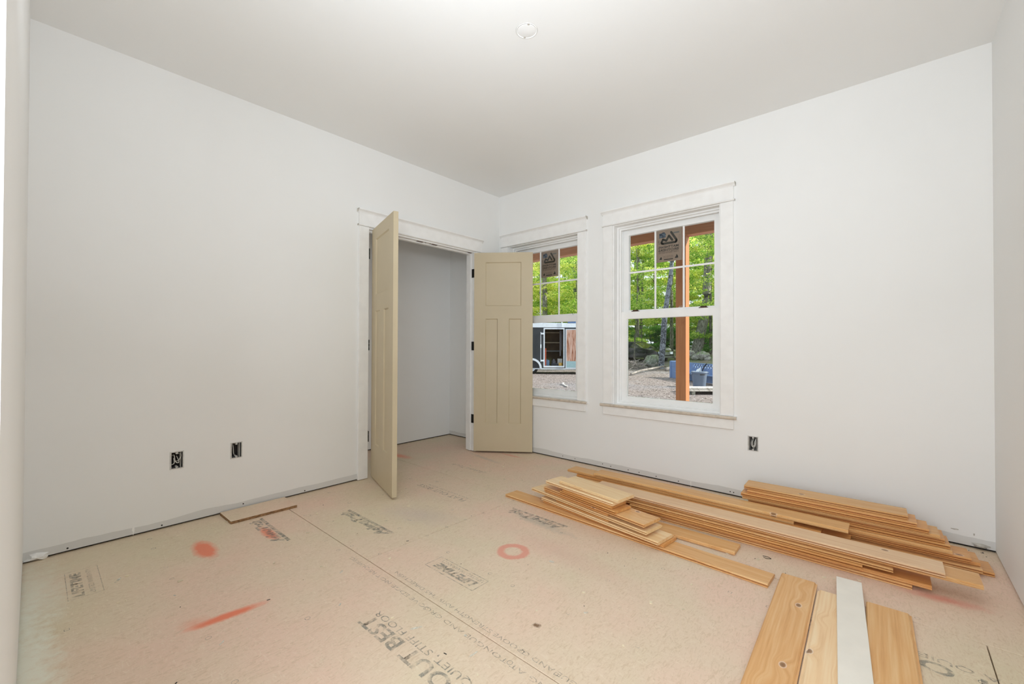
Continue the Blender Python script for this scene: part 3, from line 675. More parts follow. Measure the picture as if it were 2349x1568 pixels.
# foreground boards running towards the camera
def fboard(xa, ya, xb, yb, zt, wdt, kind, mat, label, th=None, name='pine_board'):
    """far end left corner (xa,ya), near end left corner (xb,yb); width to +x"""
    return plank(xa, ya, xb, yb, zt, wdt, kind, mat, label, 'board', name=name, th=th)
fboard(2.847, -1.037, 2.914, -3.05, T, .132, 'g', PI_, 'knotty pine board in front, left of the white strip, with a split heel knot')
fboard(2.993, -1.090, 3.055, -3.05, T, .130, 't', PA, 'straight-grained pale pine board partly under the white strip, on its left')
fboard(3.158, -1.062, 3.215, -2.75, T, .134, 'g', PI_, 'pine board right of the white strip with a diagonal branch mark')
M_WSTRIP = plain('white_primed_board', (0.84, 0.80, 0.72), 0.5, var=0.03)
ws = MB().bbox(0, 2.0, 0, .0905, 0, .0175, .0008).build('white_primed_strip', M_WSTRIP); ws.location = (3.048, -0.941, T + 0.0003); ws.rotation_euler = (0, 0, math.radians(-85.35))
tag(ws, 'narrow white primed trim board lying across the two pine boards in front', 'board')

# ------------------------------------------------------------------ window labels (seen from behind, so mirrored)
M_CARD = plain('brown_label_film', (0.36, 0.255, 0.195), 0.7, var=0.04)
M_LOGO = plain('dark_olive_print', (0.045, 0.038, 0.028), 0.7)
M_BLUE = plain('navy_print', (0.02, 0.035, 0.07), 0.6)
M_SKYP = plain('pale_blue_print', (0.25, 0.32, 0.38), 0.6)
M_BLK = plain('black_print', (0.022, 0.017, 0.014), 0.7)
M_LINE = plain('faint_print', (0.19, 0.14, 0.11), 0.7)
def sticker(x0, x1, z0, z1, label):
    r = empty('window_label', ((x0 + x1) / 2, .1542, (z0 + z1) / 2)); tag(r, label, 'label', 'maker labels on the upper sashes')
    W, Hh = x1 - x0, z1 - z0
    MB().box(-W / 2, W / 2, 0.0003, .0010, -Hh / 2, Hh / 2).build('film', M_CARD, r)
    def P(u, v, y=0): return (-W / 2 + u * W, y, Hh / 2 - v * Hh)
    def stroke(pts, wd_, name, mat, y):
        mb = MB()
        for k, (p, q) in enumerate(zip(pts, pts[1:])):
            a, b = Vector(P(*p, y)), Vector(P(*q, y)); d = (b - a).normalized(); n_ = Vector((-d.z, 0, d.x)) * wd_ / 2; e = 1e-6 * k
            mb.add([a + n_, b + n_, b - n_, a - n_], [(0, 1, 2, 3)])
        for p in pts:
            c = Vector(P(*p, y)); mb.add([c + Vector((wd_ / 2 * math.cos(t * PI / 6), 0, wd_ / 2 * math.sin(t * PI / 6))) for t in range(12)], [tuple(range(12))])
        return mb.build(name, mat, r)
    stroke([(.59, .10), (.795, .36), (.79, .40), (.76, .425), (.26, .425), (.215, .41), (.21, .38), (.27, .29), (.40, .345), (.503, .20), (.63, .345)], W * .083, 'printed_logo', M_LOGO, -.0001)
    def quad(u0, u1, v0, v1, mat, name, y=-.0002): MB().add([P(u0, v0, y), P(u1, v0, y), P(u1, v1, y), P(u0, v1, y)], [(0, 1, 2, 3)]).build(name, mat, r)
    mb = MB(); mb.add([P(.12, .10, -.0002), P(.22, .09, -.0002), P(.27, .065, -.0002), (P(.34, .08, -.0002)), P(.385, .14, -.0002), P(.37, .20, -.0002), P(.38, .235, -.0002), P(.12, .245, -.0002)], [tuple(range(8))]); mb.build('printed_emblem', M_BLUE, r)
    for (a, b_, c, d) in ((.13, .24, .185, .20), (.13, .23, .222, .232), (.24, .36, .12, .135), (.27, .375, .165, .175), (.30, .37, .195, .203)): quad(a, b_, c, d, M_SKYP, 'printed_emblem', -.0003)
    def txt(body, u0, u1, v0, v1, mat=M_BLK, bold=0.0):
        o = text_mesh(body, 1.0, mat, r, Matrix.Identity(4), bold=bold); me = o.data
        xs = [v.co.x for v in me.vertices]; ys = [v.co.y for v in me.vertices]; ax, bx, ay, by = min(xs), max(xs), min(ys), max(ys)
        for v in me.vertices:
            fx = (v.co.x - ax) / (bx - ax); fy = (v.co.y - ay) / (by - ay); p = P(u1 - fx * (u1 - u0), v1 - fy * (v1 - v0), -.00025); v.co = p
    txt('MATTHEWS', .09, .87, .50, .575, bold=.02); txt('BROTHERS', .09, .87, .595, .67, bold=.02); txt('LP', .075, .14, .31, .43)
    quad(.09, .88, .685, .690, M_BLK, 'printed_rule'); txt('A FAMILY TRADITION SINCE 1854', .09, .88, .70, .735)
    txt('Clara Starrett Today', .28, .66, .815, .85); txt('ENERGY STAR RATED', .28, .66, .865, .885); quad(.30, .66, .915, .945, M_BLK, 'printed_rule')
    for (u0, up, u1, pk) in ((.13, .19, .23, .83), (.73, .80, .86, .80)):
        MB().add([P(u0, .92, -.0003), P(u1, .92, -.0003), P(u1 - .01, .86, -.0003), P(up, pk, -.0003), P(up - .03, .87, -.0003), P(u0 + .01, .89, -.0003)], [tuple(range(6))]).build('printed_tree', M_BLK, r)
    quad(.67, .90, .11, .155, plain('grey_print', (.17, .16, .15), .7), 'printed_block')
    for k in range(10): quad(.88 - .02 * (k % 3), .955, .22 + k * .045, .229 + k * .045, M_LINE, 'printed_line')
sticker(1.727, 1.946, 1.816, 2.089, 'brown maker label in the upper sash of the large window')
sticker(0.470, 0.690, 1.816, 2.087, 'brown maker label in the upper sash of the small window')

# ================================================================== OUTDOORS
GZ = -0.3
def gz(x, y):
    s = min(1, max(0, (y - 21) / 12)); s = s * s * (3 - 2 * s)
    return GZ + 0.9 * s + 0.05 * noise.noise(Vector((x * .35, y * .35, 0))) * (1 if y > 9 else 0)
def ground_mat():
    t = NT('forest_floor'); p = t.geo()
    a = t.noise(p, 15, 6, 0.75); c = t.ramp(a, [(0.34, (0.075, 0.065, 0.06)), (0.46, (0.22, 0.18, 0.17)), (0.57, (0.33, 0.28, 0.27)), (0.70, (0.62, 0.55, 0.52))])
    b_ = t.noise(p, 0.35, 3); c = t.mix(t.ramp(b_, [(0.45, 0.0), (0.62, 0.6)]), c, (0.24, 0.24, 0.27))
    sep = t.node('ShaderNodeSeparateXYZ'); t.link(p, sep.inputs[0])
    gr = t.math('MULTIPLY', t.ramp(t.math('MULTIPLY', sep.outputs[1], 0.02), [(0.46, 0.0), (0.56, 1.0)]), t.ramp(t.noise(p, 1.2, 3), [(0.4, 0.0), (0.6, 0.75)]))
    c = t.mix(gr, c, (0.13, 0.24, 0.05)); t.bump(a, 0.6, 0.05)
    return t.out(c, 0.9)
M_GROUND = ground_mat()
vs = []; fs = []; NX, NY = 90, 80
for j in range(NY + 1):
    for i in range(NX + 1):
        x = -75 + i * 105 / NX; y = 0.17 + (j / NY) ** 1.5 * 85; vs.append((x, y, gz(x, y)))
for j in range(NY):
    for i in range(NX): a = j * (NX + 1) + i; fs.append((a, a + 1, a + NX + 2, a + NX + 1))
gr = MB().add(vs, fs).build('ground', M_GROUND, smooth=True); tag(gr, 'brown mulchy clearing rising to the woods', 'ground', kind='structure')
M_DECK = plain('grey_deck', (0.3, 0.26, 0.22), 0.8, var=0.2)
pd_ = MB()
for k in range(17): pd_.box(-5, 7, .19 + k * .149, .19 + k * .149 + .142, -.13, -.10)
tag(pd_.build('floor_porch', M_DECK), 'porch deck boards below the windows', 'porch floor', kind='structure')
# leaf litter, chips and sticks on the clearing
M_LITTER = None
def litter_mat():
    t = NT('leaf_litter'); r = t.node('ShaderNodeNewGeometry').outputs['Random Per Island']
    return t.out(t.ramp(r, [(0.0, (0.06, 0.05, 0.045)), (0.4, (0.20, 0.16, 0.14)), (0.75, (0.27, 0.235, 0.23)), (0.94, (0.55, 0.51, 0.50)), (1.0, (0.40, 0.42, 0.48))]), 0.9)
random.seed(31); lt = MB()
for k in range(30000):
    d = 7 + 18 * random.random() ** 1.3; x = 3.2 + (-1.25 + 1.35 * random.random()) * (d + 3.4); y = d
    s = random.uniform(.006, .014) * (0.7 + d / 26); l = random.choice((1, 1.2, 1.6, 3)) ; a = random.uniform(0, PI); tz = random.uniform(-.6, .6) * s
    c_, s_ = math.cos(a), math.sin(a); z = gz(x, y) + s * .5
    lt.add([(x - c_ * s * l, y - s_ * s * l, z - tz), (x - s_ * s, y + c_ * s, z + s * .3), (x + c_ * s * l, y + s_ * s * l, z + tz), (x + s_ * s, y - c_ * s, z - s * .3)], [(0, 1, 2, 3)])
tag(lt.build('leaf_litter', litter_mat()), 'leaf litter and wood chips strewn over the clearing', 'litter', kind='stuff')

# porch
post = MB().bbox(1.009, 1.147, 2.5, 2.638, GZ, 2.6185, .004).build('porch_post', M_CEDAR)
me = post.data; me.transform(Matrix.Rotation(PI / 2, 4, 'Y')); post.rotation_euler = (0, -PI / 2, 0)
tag(post, 'square reddish-brown timber post holding up the porch beam', 'post')
bx = MB().bbox(-6, 6, 2.5, 2.64, 2.6195, 2.752, .004).build('porch_beam', M_CEDAR); tag(bx, 'reddish-brown timber beam across the tops of both windows', 'beam')
q = text_mesh('401', 0.055, plain('chalk_mark', (.75, .68, .6), .9), post, Matrix.Rotation(PI / 2, 4, 'Y') @ Matrix.Translation((1.045, 2.4995, 1.62)) @ Matrix.Rotation(PI / 2, 4, 'X'), 'chalk_mark')
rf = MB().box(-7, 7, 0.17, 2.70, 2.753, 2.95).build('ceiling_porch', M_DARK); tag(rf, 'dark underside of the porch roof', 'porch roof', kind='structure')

def leaf_mat(name, cols, tl=0.5):
    t = NT(name); r = t.node('ShaderNodeNewGeometry').outputs['Random Per Island']; n = t.n
    c = t.ramp(r, [(i / (len(cols) - 1), x) for i, x in enumerate(cols)])
    d = n.new('ShaderNodeBsdfDiffuse'); tr = n.new('ShaderNodeBsdfTranslucent'); mx = n.new('ShaderNodeMixShader'); mx.inputs[0].default_value = tl
    t.link(c, d.inputs[0]); t.link(t.mix(0.5, c, (0.95, 0.9, 0.25), 'MULTIPLY') if False else c, tr.inputs[0])
    t.link(d.outputs[0], mx.inputs[1]); t.link(tr.outputs[0], mx.inputs[2]); t.link(mx.outputs[0], n['Material Output'].inputs[0]); return t.m
M_LEAF = leaf_mat('spring_leaves', [(0.12, 0.30, 0.05), (0.34, 0.58, 0.08), (0.66, 0.84, 0.16), (0.90, 0.95, 0.34)], 0.6)
M_LEAF2 = leaf_mat('yellow_green_leaves', [(0.26, 0.42, 0.05), (0.66, 0.80, 0.12), (0.92, 0.92, 0.26), (0.96, 0.92, 0.42)], 0.65)
M_LEAF3 = leaf_mat('understory_leaves', [(0.07, 0.22, 0.05), (0.15, 0.42, 0.08), (0.30, 0.62, 0.14), (0.42, 0.72, 0.22)], 0.45)
def bark_mat(name, a, b, c, sc=18, zs=.28):
    t = NT(name); v = t.mapping(t.coord(), (1, 1, zs)); n1 = t.noise(v, sc, 5, .65); col = t.ramp(n1, [(.38, a), (.5, b), (.62, c)])
    col = t.mix(t.ramp(t.noise(t.coord(), 4, 3), [(.5, 0.), (.62, .6)]), col, c); t.bump(n1, .6, .02); return t.out(col, .9)
M_BARK = bark_mat('grey_bark', (.08, .075, .07), (.19, .18, .165), (.36, .35, .33))
M_BARKM = bark_mat('lichen_mottled_bark', (.03, .034, .042), (.085, .095, .115), (.30, .34, .40), 13, .75)
M_BARKD = bark_mat('dark_bark', (.05, .05, .04), (.13, .125, .10), (.26, .26, .22))

def leaf_cloud(seed, n, blobs, size, flat=0.6):
    random.seed(seed); mb = MB(); vs = []; fs = []
    for k in range(n):
        c, r = random.choice(blobs)
        while True:
            d = Vector((random.uniform(-1, 1), random.uniform(-1, 1), random.uniform(-1, 1)))
            if 0.15 < d.length < 1: break
        p = Vector(c) + Vector((d.x * r[0], d.y * r[1], d.z * r[2])); s = size * random.uniform(.6, 1.3)
        a = random.uniform(0, 2 * PI); tilt = random.gauss(0, flat); u = Vector((math.cos(a) * math.cos(tilt), math.sin(a) * math.cos(tilt), math.sin(tilt)))
        v = u.cross(Vector((random.gauss(0, .5), random.gauss(0, .5), 1))).normalized()
        i = len(vs); vs += [p - u * s, p + v * s * .5, p + u * s, p - v * s * .5]; fs.append((i, i + 1, i + 2, i + 3))
    return mb.add(vs, fs)
def trunk_mb(path, r0, r1, n=10):
    pts = curve(path, 5); k = len(pts); return MB().tube(pts, r0, n, [1 - (1 - r1 / r0) * i / (k - 1) for i in range(k)])
def blobs_for(seed, z0, z1, rad, n):
    random.seed(seed); return [((random.uniform(-rad, rad), random.uniform(-rad, rad), random.uniform(z0, z1)), (random.uniform(.5, 1.3), random.uniform(.5, 1.3), random.uniform(.12, .4))) for _ in range(n)]
def proto(seed, hgt, r, mat, bark, nleaf, zlo, rad, nb, size):
    random.seed(seed * 3); t = empty('woodland_tree')
    path = [(0, 0, -.4), (random.uniform(-.1, .1), 0, hgt * .3), (random.uniform(-.3, .3), random.uniform(-.2, .2), hgt * .65), (random.uniform(-.5, .5), 0, hgt)]
    trunk_mb(path, r, r * .3, 8).build('trunk', bark, t, True)
    for k in range(5):
        z = random.uniform(zlo, hgt * .8); a = random.uniform(0, 2 * PI); l = random.uniform(1, 2.2)
        trunk_mb([(0, 0, z), (math.cos(a) * l * .5, math.sin(a) * l * .5, z + .35), (math.cos(a) * l, math.sin(a) * l, z + .5)], r * .28, r * .07, 5).build('branch', bark, t)
    leaf_cloud(seed, nleaf, blobs_for(seed, zlo, hgt, rad, nb), size).build('foliage', mat, t)['kind'] = 'stuff'
    return t
protos = [proto(1, 11, .11, M_LEAF, M_BARKD, 17000, 1.0, 2.3, 46, .085), proto(2, 13, .15, M_LEAF2, M_BARK, 18000, 1.8, 2.7, 48, .09), proto(3, 9, .08, M_LEAF, M_BARKD, 16000, .3, 2.2, 46, .08), proto(4, 14, .2, M_LEAF2, M_BARKD, 16000, 2.5, 2.7, 42, .095)]
random.seed(5); spots = []
tries = 0
while len(spots) < 86 and tries < 9000:
    tries += 1
    d = 34 + 30 * random.random() ** 1.1; x = 3.2 + (-1.45 + 1.7 * random.random()) * d; y = d - 3.4
    if y < 24.5 or any((x - a) ** 2 + (y - b) ** 2 < 6.5 for a, b in spots): continue
    spots.append((x, y))
kinds = ['slender dark-trunked tree with bright green leaves in the woods beyond the clearing', 'yellow-green tree with grey trunk in the woods beyond the clearing', 'low leafy sapling tree in the woods beyond the clearing', 'tall bare-stemmed tree with a yellow-green top in the woods beyond the clearing']
for i, (x, y) in enumerate(spots):
    k = i % 4; o = protos[k] if i < 4 else copy_tree(protos[k])
    o.location = (x, y, gz(x, y)); s = random.uniform(.85, 1.2); o.scale = (s, s, s); o.rotation_euler = (0, 0, random.uniform(0, 6.28)); tag(o, kinds[k], 'tree', 'trees in the woods')
# slender bare trunks at the edge of the woods
random.seed(91); sl0 = []
for i in range(3):
    t = empty('slender_tree'); r_ = (.05, .075, .10)[i]; trunk_mb([(0, 0, -.4), (random.uniform(-.1, .1), 0, 3), (random.uniform(-.25, .25), 0, 7), (random.uniform(-.4, .4), 0, 13)], r_, r_ * .4, 8).build('trunk', (M_BARKD, M_BARK, M_BARKD)[i], t, True)
    for k in range(4): z = 2 + k * 1.6; a = random.uniform(0, 6.28); trunk_mb([(0, 0, z), (math.cos(a) * .6, math.sin(a) * .5, z + .35), (math.cos(a) * 1.2, math.sin(a), z + .8)], .018, .006, 5).build('branch', M_BARKD, t)
    sl0.append(t)
for i in range(22):
    a = -1.3 + 1.35 * (i / 21) + random.uniform(-.03, .03); d = random.uniform(31.5, 36.5); x, y = 3.2 + a * d, d - 3.4
    o = sl0[i] if i < 3 else copy_tree(sl0[i % 3]); o.location = (x, y, gz(x, y)); o.rotation_euler = (0, 0, random.uniform(0, 6.28)); tag(o, 'slender bare tree trunk at the edge of the woods', 'tree', 'slender trunks at the edge of the woods')
# a hedge of understory shrubs where the woods begin
def shrub_proto(seed):
    t = empty('woodland_shrub'); random.seed(seed)
    bl = [((random.uniform(-1.3, 1.3), random.uniform(-.9, .9), random.uniform(.2, 2.0)), (random.uniform(.4, .9), .5, random.uniform(.08, .2))) for _ in range(26)]
    for k in range(5): a = random.uniform(0, 6.28); trunk_mb([(0, 0, -.2), (math.cos(a) * .4, math.sin(a) * .4, 1), (math.cos(a) * .9, math.sin(a) * .6, 1.9)], .02, .006, 5).build('stem', M_BARKD, t)
    leaf_cloud(seed, 6500, bl, .065, .35).build('foliage', M_LEAF3, t)['kind'] = 'stuff'; return t
sh = [shrub_proto(41), shrub_proto(42)]; n_ = 0
for i in range(44):
    a = -1.35 + 1.5 * (i / 43) + random.uniform(-.02, .02); d = random.uniform(35.0, 40); x, y = 3.2 + a * d, d - 3.4
    o = sh[n_] if n_ < 2 else copy_tree(sh[n_ % 2]); n_ += 1
    o.location = (x, y, gz(x, y)); o.rotation_euler = (0, 0, random.uniform(0, 6.28)); s = random.uniform(.8, 1.3); o.scale = (s, s, s)
    tag(o, 'leafy green shrub at the edge of the woods', 'shrub', 'shrubs at the edge of the woods')
def lone(name, label, loc, path, r0, r1, bark, nleaf=0, blobs=None, mat=None, size=.09):
    t = empty(name, loc); tag(t, label, 'tree'); trunk_mb(path, r0, r1, 12).build('trunk', bark, t, True)
    if nleaf: leaf_cloud(hash(label) % 97 if False else len(label), nleaf, blobs, size).build('foliage', mat, t)['kind'] = 'stuff'
    return t
def rel(path, x, y, z): return [(a - x, b - y, c - z) for a, b, c in path]
cr = lambda seed, cx, z0, z1, rad, n: [((cx + a[0][0], a[0][1], a[0][2]), a[1]) for a in blobs_for(seed, z0, z1, rad, n)]
b0 = (-7.44, 22.5, gz(-7.44, 22.5))
lone('leaning_tree', 'leaning trunk with pale blue-grey lichen patches beside the mossy boulder', b0, rel([(-7.47, 22.5, b0[2] - .25), (-7.43, 22.5, b0[2] + .25), (-7.33, 22.5, 1.2), (-7.22, 22.5, 2.83), (-7.15, 22.5, 3.4), (-7.0, 22.5, 4.33), (-6.84, 22.5, 5.4), (-6.77, 22.5, 6.2), (-6.6, 22.7, 8.3), (-6.4, 22.8, 11)], *b0), .20, .10, M_BARKM, 5000, cr(3, .6, 6.8, 10.5, 1.9, 20), M_LEAF, .10)
b0 = (-7.72, 30, gz(-7.72, 30))
lone('thick_tree', 'thickest grey trunk, right of the porch post, behind the row of rocks', b0, rel([(-7.85, 30, b0[2] - .3), (-7.75, 30, .85), (-7.5, 30, 2.07), (-7.22, 30, 3.4), (-7.1, 30, 4.2), (-7.0, 30, 6.6), (-6.93, 30, 8.8), (-6.9, 30, 13)], *b0), .44, .20, M_BARK, 6000, cr(4, .8, 7.5, 12.5, 2.4, 24), M_LEAF2, .11)
b0 = (-10.84, 33, gz(-10.84, 33))
lone('thin_tree', 'thin grey trunk between the leaning tree and the porch post', b0, [(0, 0, -.3), (0, 0, 3), (.02, 0, 6), (.1, 0, 11)], .16, .08, M_BARK, 3500, cr(5, 0, 7, 11, 1.6, 16), M_LEAF, .1)
b0 = (-13.0, 31, gz(-13, 31))
lone('dark_tree', 'dark straight trunk at the left of the large window', b0, [(0, 0, -.3), (0, 0, 3), (.05, 0, 6), (.1, 0, 11)], .17, .08, M_BARKD, 3500, cr(6, 0, 7, 11, 1.8, 16), M_LEAF2, .11)
b0 = (-13.57, 33, gz(-13.57, 33))
lone('dark_tree', 'second dark trunk from the left of the large window', b0, [(0, 0, -.3), (0, 0, 3), (.15, 0, 8), (.2, 0, 12)], .12, .07, M_BARKD, 3500, cr(7, 0, 7, 11, 1.8, 16), M_LEAF, .1)
b0 = (-16.1, 22, gz(-16.1, 22))
lone('broad_tree', 'broad greenish-grey trunk behind the trailer, at the left of the small window', b0, [(0, 0, -.3), (0, 0, 3), (-.05, 0, 6), (-.1, 0, 7.6), (-.2, 0, 11)], .22, .13, M_BARK, 6000, cr(8, .3, 2.6, 9.5, 2.2, 30), M_LEAF2, .10)
b0 = (-14.7, 24, gz(-14.7, 24))
lone('mottled_tree', 'mottled grey trunk behind the trailer, at the right of the small window', b0, [(0, 0, -.3), (0.05, 0, 2.2), (-.05, 0, 4.5), (-.1, 0, 6.2), (-.2, 0, 8), (-.3, 0, 12)], .16, .10, M_BARKM, 6000, cr(9, -.3, 2.8, 10, 2.4, 30), M_LEAF2, .10)
# overhanging sprays near the leaning tree and the clearing's edge
for i, (x, y, z0, z1, nm) in enumerate([(-10.2, 24.5, 2.6, 7.5, 'airy young maple leaning over the dark car'), (-4.6, 26.5, 3.4, 8.5, 'airy young maple right of the thick grey trunk'), (-12.6, 20.5, 3.0, 7.5, 'airy young maple between the two windows')]):
    b0 = (x, y, gz(x, y)); lone('young_maple', nm, b0, [(0, 0, -.2), (.1, 0, 2.5), (.25, 0, 5), (.2, 0, 8)], .055, .02, M_BARKD, 4500, cr(20 + i, 0, z0, z1, 1.7, 26), M_LEAF, .085)
# low branch of leaves in front of the car
b0 = (-12.0, 23.6, gz(-12.0, 23.6)); t_ = empty('leafy_bush', b0); tag(t_, 'leafy bush half hiding the dark car', 'shrub')
for k in range(4): trunk_mb([(0, 0, -.1), (.2 * k - .3, -.1, .6), (.4 * k - .5, -.3, 1.2)], .02, .006, 5).build('stem', M_BARKD, t_)
random.seed(61); leaf_cloud(61, 1800, [((random.uniform(-1.2, 1.2), random.uniform(-.7, .6), random.uniform(.3, 1.6)), (random.uniform(.3, .6), .4, .10)) for _ in range(20)], .07, .3).build('foliage', M_LEAF3, t_)['kind'] = 'stuff'

# rocks
def rock_mat(name, a, b, c):
    t = NT(name); n1 = t.noise(t.coord(), 5, 6, .7); col = t.ramp(n1, [(.35, a), (.5, b), (.65, c)])
    nz_ = t.node('ShaderNodeNewGeometry').outputs['Normal']; sp_ = t.node('ShaderNodeSeparateXYZ'); t.link(nz_, sp_.inputs[0])
    moss = t.math('MULTIPLY', t.ramp(sp_.outputs[2], [(.3, 0.), (.8, 1.)]), t.ramp(t.noise(t.coord(), 3, 4), [(.48, 0.), (.62, .8)])); col = t.mix(moss, col, (.14, .24, .05)); t.bump(n1, .6, .03); return t.out(col, .9)
M_ROCK = rock_mat('grey_fieldstone', (.20, .19, .18), (.38, .37, .36), (.60, .60, .60)); M_BOULD = rock_mat('mossy_boulder', (.10, .12, .09), (.22, .25, .20), (.42, .46, .44))
def rock(name, label, x, y, z, r, seed, mat, sq=(1, 1, .75), group=None):
    bm = bmesh.new(); bmesh.ops.create_icosphere(bm, subdivisions=4, radius=1)
    for v in bm.verts:
        c = v.co.copy(); k = 1 + .28 * noise.noise(c * 1.1 + Vector((seed * 3.1, 0, 0))) + .10 * noise.noise(c * 3 + Vector((0, seed, 0)))
        c = c * k; f = Vector((.7, .3, .6)).normalized(); e = c.dot(f)
        if e > .72: c -= f * (e - .72) * .85
        v.co = Vector((c.x * sq[0], c.y * sq[1], c.z * sq[2])) * r
    me = bpy.data.meshes.new(name); bm.to_mesh(me); bm.free(); me.materials.append(mat)
    for p_ in me.polygons: p_.use_smooth = True
    o = bpy.data.objects.new(name, me); COL.objects.link(o); o.location = (x, y, z); o.rotation_euler = (0, 0, seed); return tag(o, label, 'rock', group)
rock('boulder', 'big mossy boulder at the foot of the leaning tree', -8.2, 23.0, gz(-8.2, 23) + .28, .62, 2, M_BOULD, (1, .8, .85))
for i, (qx, qz, r, lb) in enumerate([(-8.87, .79, .22, 'small pale rock perched left of the porch post'), (-8.95, .42, .20, 'flat grey rock low on the left of the porch post'), (-7.52, .66, .20, 'dark grey rock just right of the porch post'), (-7.25, .60, .26, 'tall pale rock in front of the thick grey trunk'), (-6.95, .36, .26, 'low rock in the middle of the rock row'),
                             (-6.42, .48, .34, 'largest rock of the row, green moss on it'), (-6.15, .26, .22, 'flat rock at the right end of the rock row'), (-8.2, .30, .2, 'rock of the row hidden behind the porch post')]):
    rock('rock', lb, qx, 27.2, qz + .02, r * 1.1, i + 5, M_ROCK, (1.1, 1, .8), 'row of rocks at the edge of the clearing')
# bank the rocks rest on
bk = MB(); rows = []
for i in range(21):
    x = -10 + i * .28; rows.append([(x, 26.6, gz(x, 26.6) - .1), (x, 27.5, gz(x, 27.5) + .05 + .05 * math.sin(i)), (x, 28.2, gz(x, 28.2) + .12 + .04 * math.sin(i * 1.7)), (x, 29.4, gz(x, 29.4) - .1)])
vs = [p for r_ in rows for p in r_]; fs = [(4 * i + k, 4 * i + k + 1, 4 * i + k + 5, 4 * i + k + 4) for i in range(20) for k in range(3)]
tag(bk.add(vs, fs).build('bank', M_GROUND, smooth=True), 'low earth bank under the rocks', 'bank', kind='structure')

# fallen log and brush
M_LOG = bark_mat('weathered_log', (.10, .09, .08), (.22, .195, .18), (.42, .39, .37))
lg = MB(); P0 = curve([(-6.2, 15.9, gz(-6.2, 15.9) + .08), (-6.5, 17.6, GZ + .14), (-6.75, 19.4, GZ + .16), (-6.95, 21.2, GZ + .20), (-7.0, 22.0, GZ + .22)], 6); lg.tube(P0, .055, 8)
tag(lg.build('fallen_log', M_LOG, smooth=True), 'long thin fallen log pointing at the leaning tree', 'log')
lg = MB().tube(curve([(-6.35, 20.4, GZ + .10), (-6.1, 20.9, GZ + .2), (-5.7, 21.3, GZ + .22)], 6), .09, 8); tag(lg.build('fallen_log', M_LOG, smooth=True), 'short pale log in front of the leaning tree', 'log')
random.seed(71); br = MB()
for k in range(90):
    x, y = random.uniform(-10.2, -8.0), random.uniform(20.2, 22.2); a = random.uniform(0, 6.28); l = random.uniform(.4, 1.3); z = gz(x, y) + random.uniform(.02, .35)
    br.tube([(x, y, z), (x + math.cos(a) * l * .5, y + math.sin(a) * l * .5, z + random.uniform(0, .25)), (x + math.cos(a + .4) * l, y + math.sin(a + .4) * l, z + random.uniform(-.1, .45))], random.uniform(.008, .022), 5)
tag(br.build('brush_heap', M_LOG), 'tangle of dead branches left of the leaning tree', 'brush', kind='stuff')
stk = MB().tube(curve([(-5.84, 9.67, GZ + .03), (-5.6, 9.25, GZ + .05), (-5.2, 8.85, GZ + .03), (-4.99, 8.64, GZ + .04)], 5), .025, 6); tag(stk.build('stick', plain('bleached_wood', (.75, .72, .68), .8), smooth=True), 'bleached crooked stick on the gravel in front of the trailer', 'stick')

# dark car behind the boulder
M_CARP = plain('black_car_paint', (.012, .014, .016), .12, 0.0, spec=.8); M_CARG = plain('car_glass', (.02, .03, .035), .05, spec=1.0); M_CHROME = plain('chrome', (.75, .77, .8), .15, 1.0); M_RUB = plain('black_rubber', (.02, .02, .02), .8)
car = empty('car', (-10.6, 26.2, gz(-10.6, 26.2) - .12), math.radians(-14)); tag(car, 'black car parked behind the boulder, half hidden by leaves', 'car')
prof = [(-2.3, .35), (-2.3, .85), (-2.2, 1.0), (-1.9, 1.05), (.75, 1.03), (2.0, .88), (2.22, .78), (2.28, .55), (2.25, .35)]
MB().prism([(a, b) for a, b in prof], -.88, .88, 'y').build('body', M_CARP, car)
def gable(mb, x0b, x1b, x0t, x1t, zb, zt, yb, yt): mb.add([(x0b, -yb, zb), (x1b, -yb, zb), (x1b, yb, zb), (x0b, yb, zb), (x0t, -yt, zt), (x1t, -yt, zt), (x1t, yt, zt), (x0t, yt, zt)], [(0, 3, 2, 1), (4, 5, 6, 7), (0, 1, 5, 4), (1, 2, 6, 5), (2, 3, 7, 6), (3, 0, 4, 7)])
q = MB(); gable(q, -1.95, .85, -1.55, .05, 1.03, 1.46, .82, .62); q.build('windows', M_CARG, car)
q = MB(); gable(q, -1.60, .12, -1.5, .0, 1.44, 1.50, .64, .60); q.build('car_roof', M_CARP, car)
q = MB()
for k in range(5): q.bbox(.95 + k * .01, 2.0, -.62 + k * .31 - .012, -.62 + k * .31 + .012, .88, .90 + .0, .001)
for sgn in (-1, 1):
    for xw in (-1.45, 1.45):
        wv = MB(); wv.prism([(xw + .33 * math.cos(a * PI / 10), .33 + .33 * math.sin(a * PI / 10)) for a in range(20)], sgn * .70, sgn * .90, 'y'); wo = wv.build('wheel', M_RUB, car)
        MB().prism([(xw + .2 * math.cos(a * PI / 10), .33 + .2 * math.sin(a * PI / 10)) for a in range(20)], sgn * .895, sgn * .91, 'y').build('hubcap', M_CHROME, wo)
    MB().bbox(2.20, 2.29, sgn * .62 - .16, sgn * .62 + .16, .62, .80, .02).build('headlight', plain('headlight_glass', (.75, .82, .95), .1), car)
MB().bbox(2.24, 2.30, -.40, .40, .56, .78, .01).build('car_grille', M_CHROME, car)
MB().bbox(2.24, 2.36, -.85, .85, .36, .50, .03).build('bumper', M_CHROME, car)
MB().prism([(.10, 1.40), (.84, 1.04), (.86, 1.06), (.12, 1.42)], -.66, -.62, 'y').prism([(.10, 1.40), (.84, 1.04), (.86, 1.06), (.12, 1.42)], .62, .66, 'y').build('pillars', M_CHROME, car)

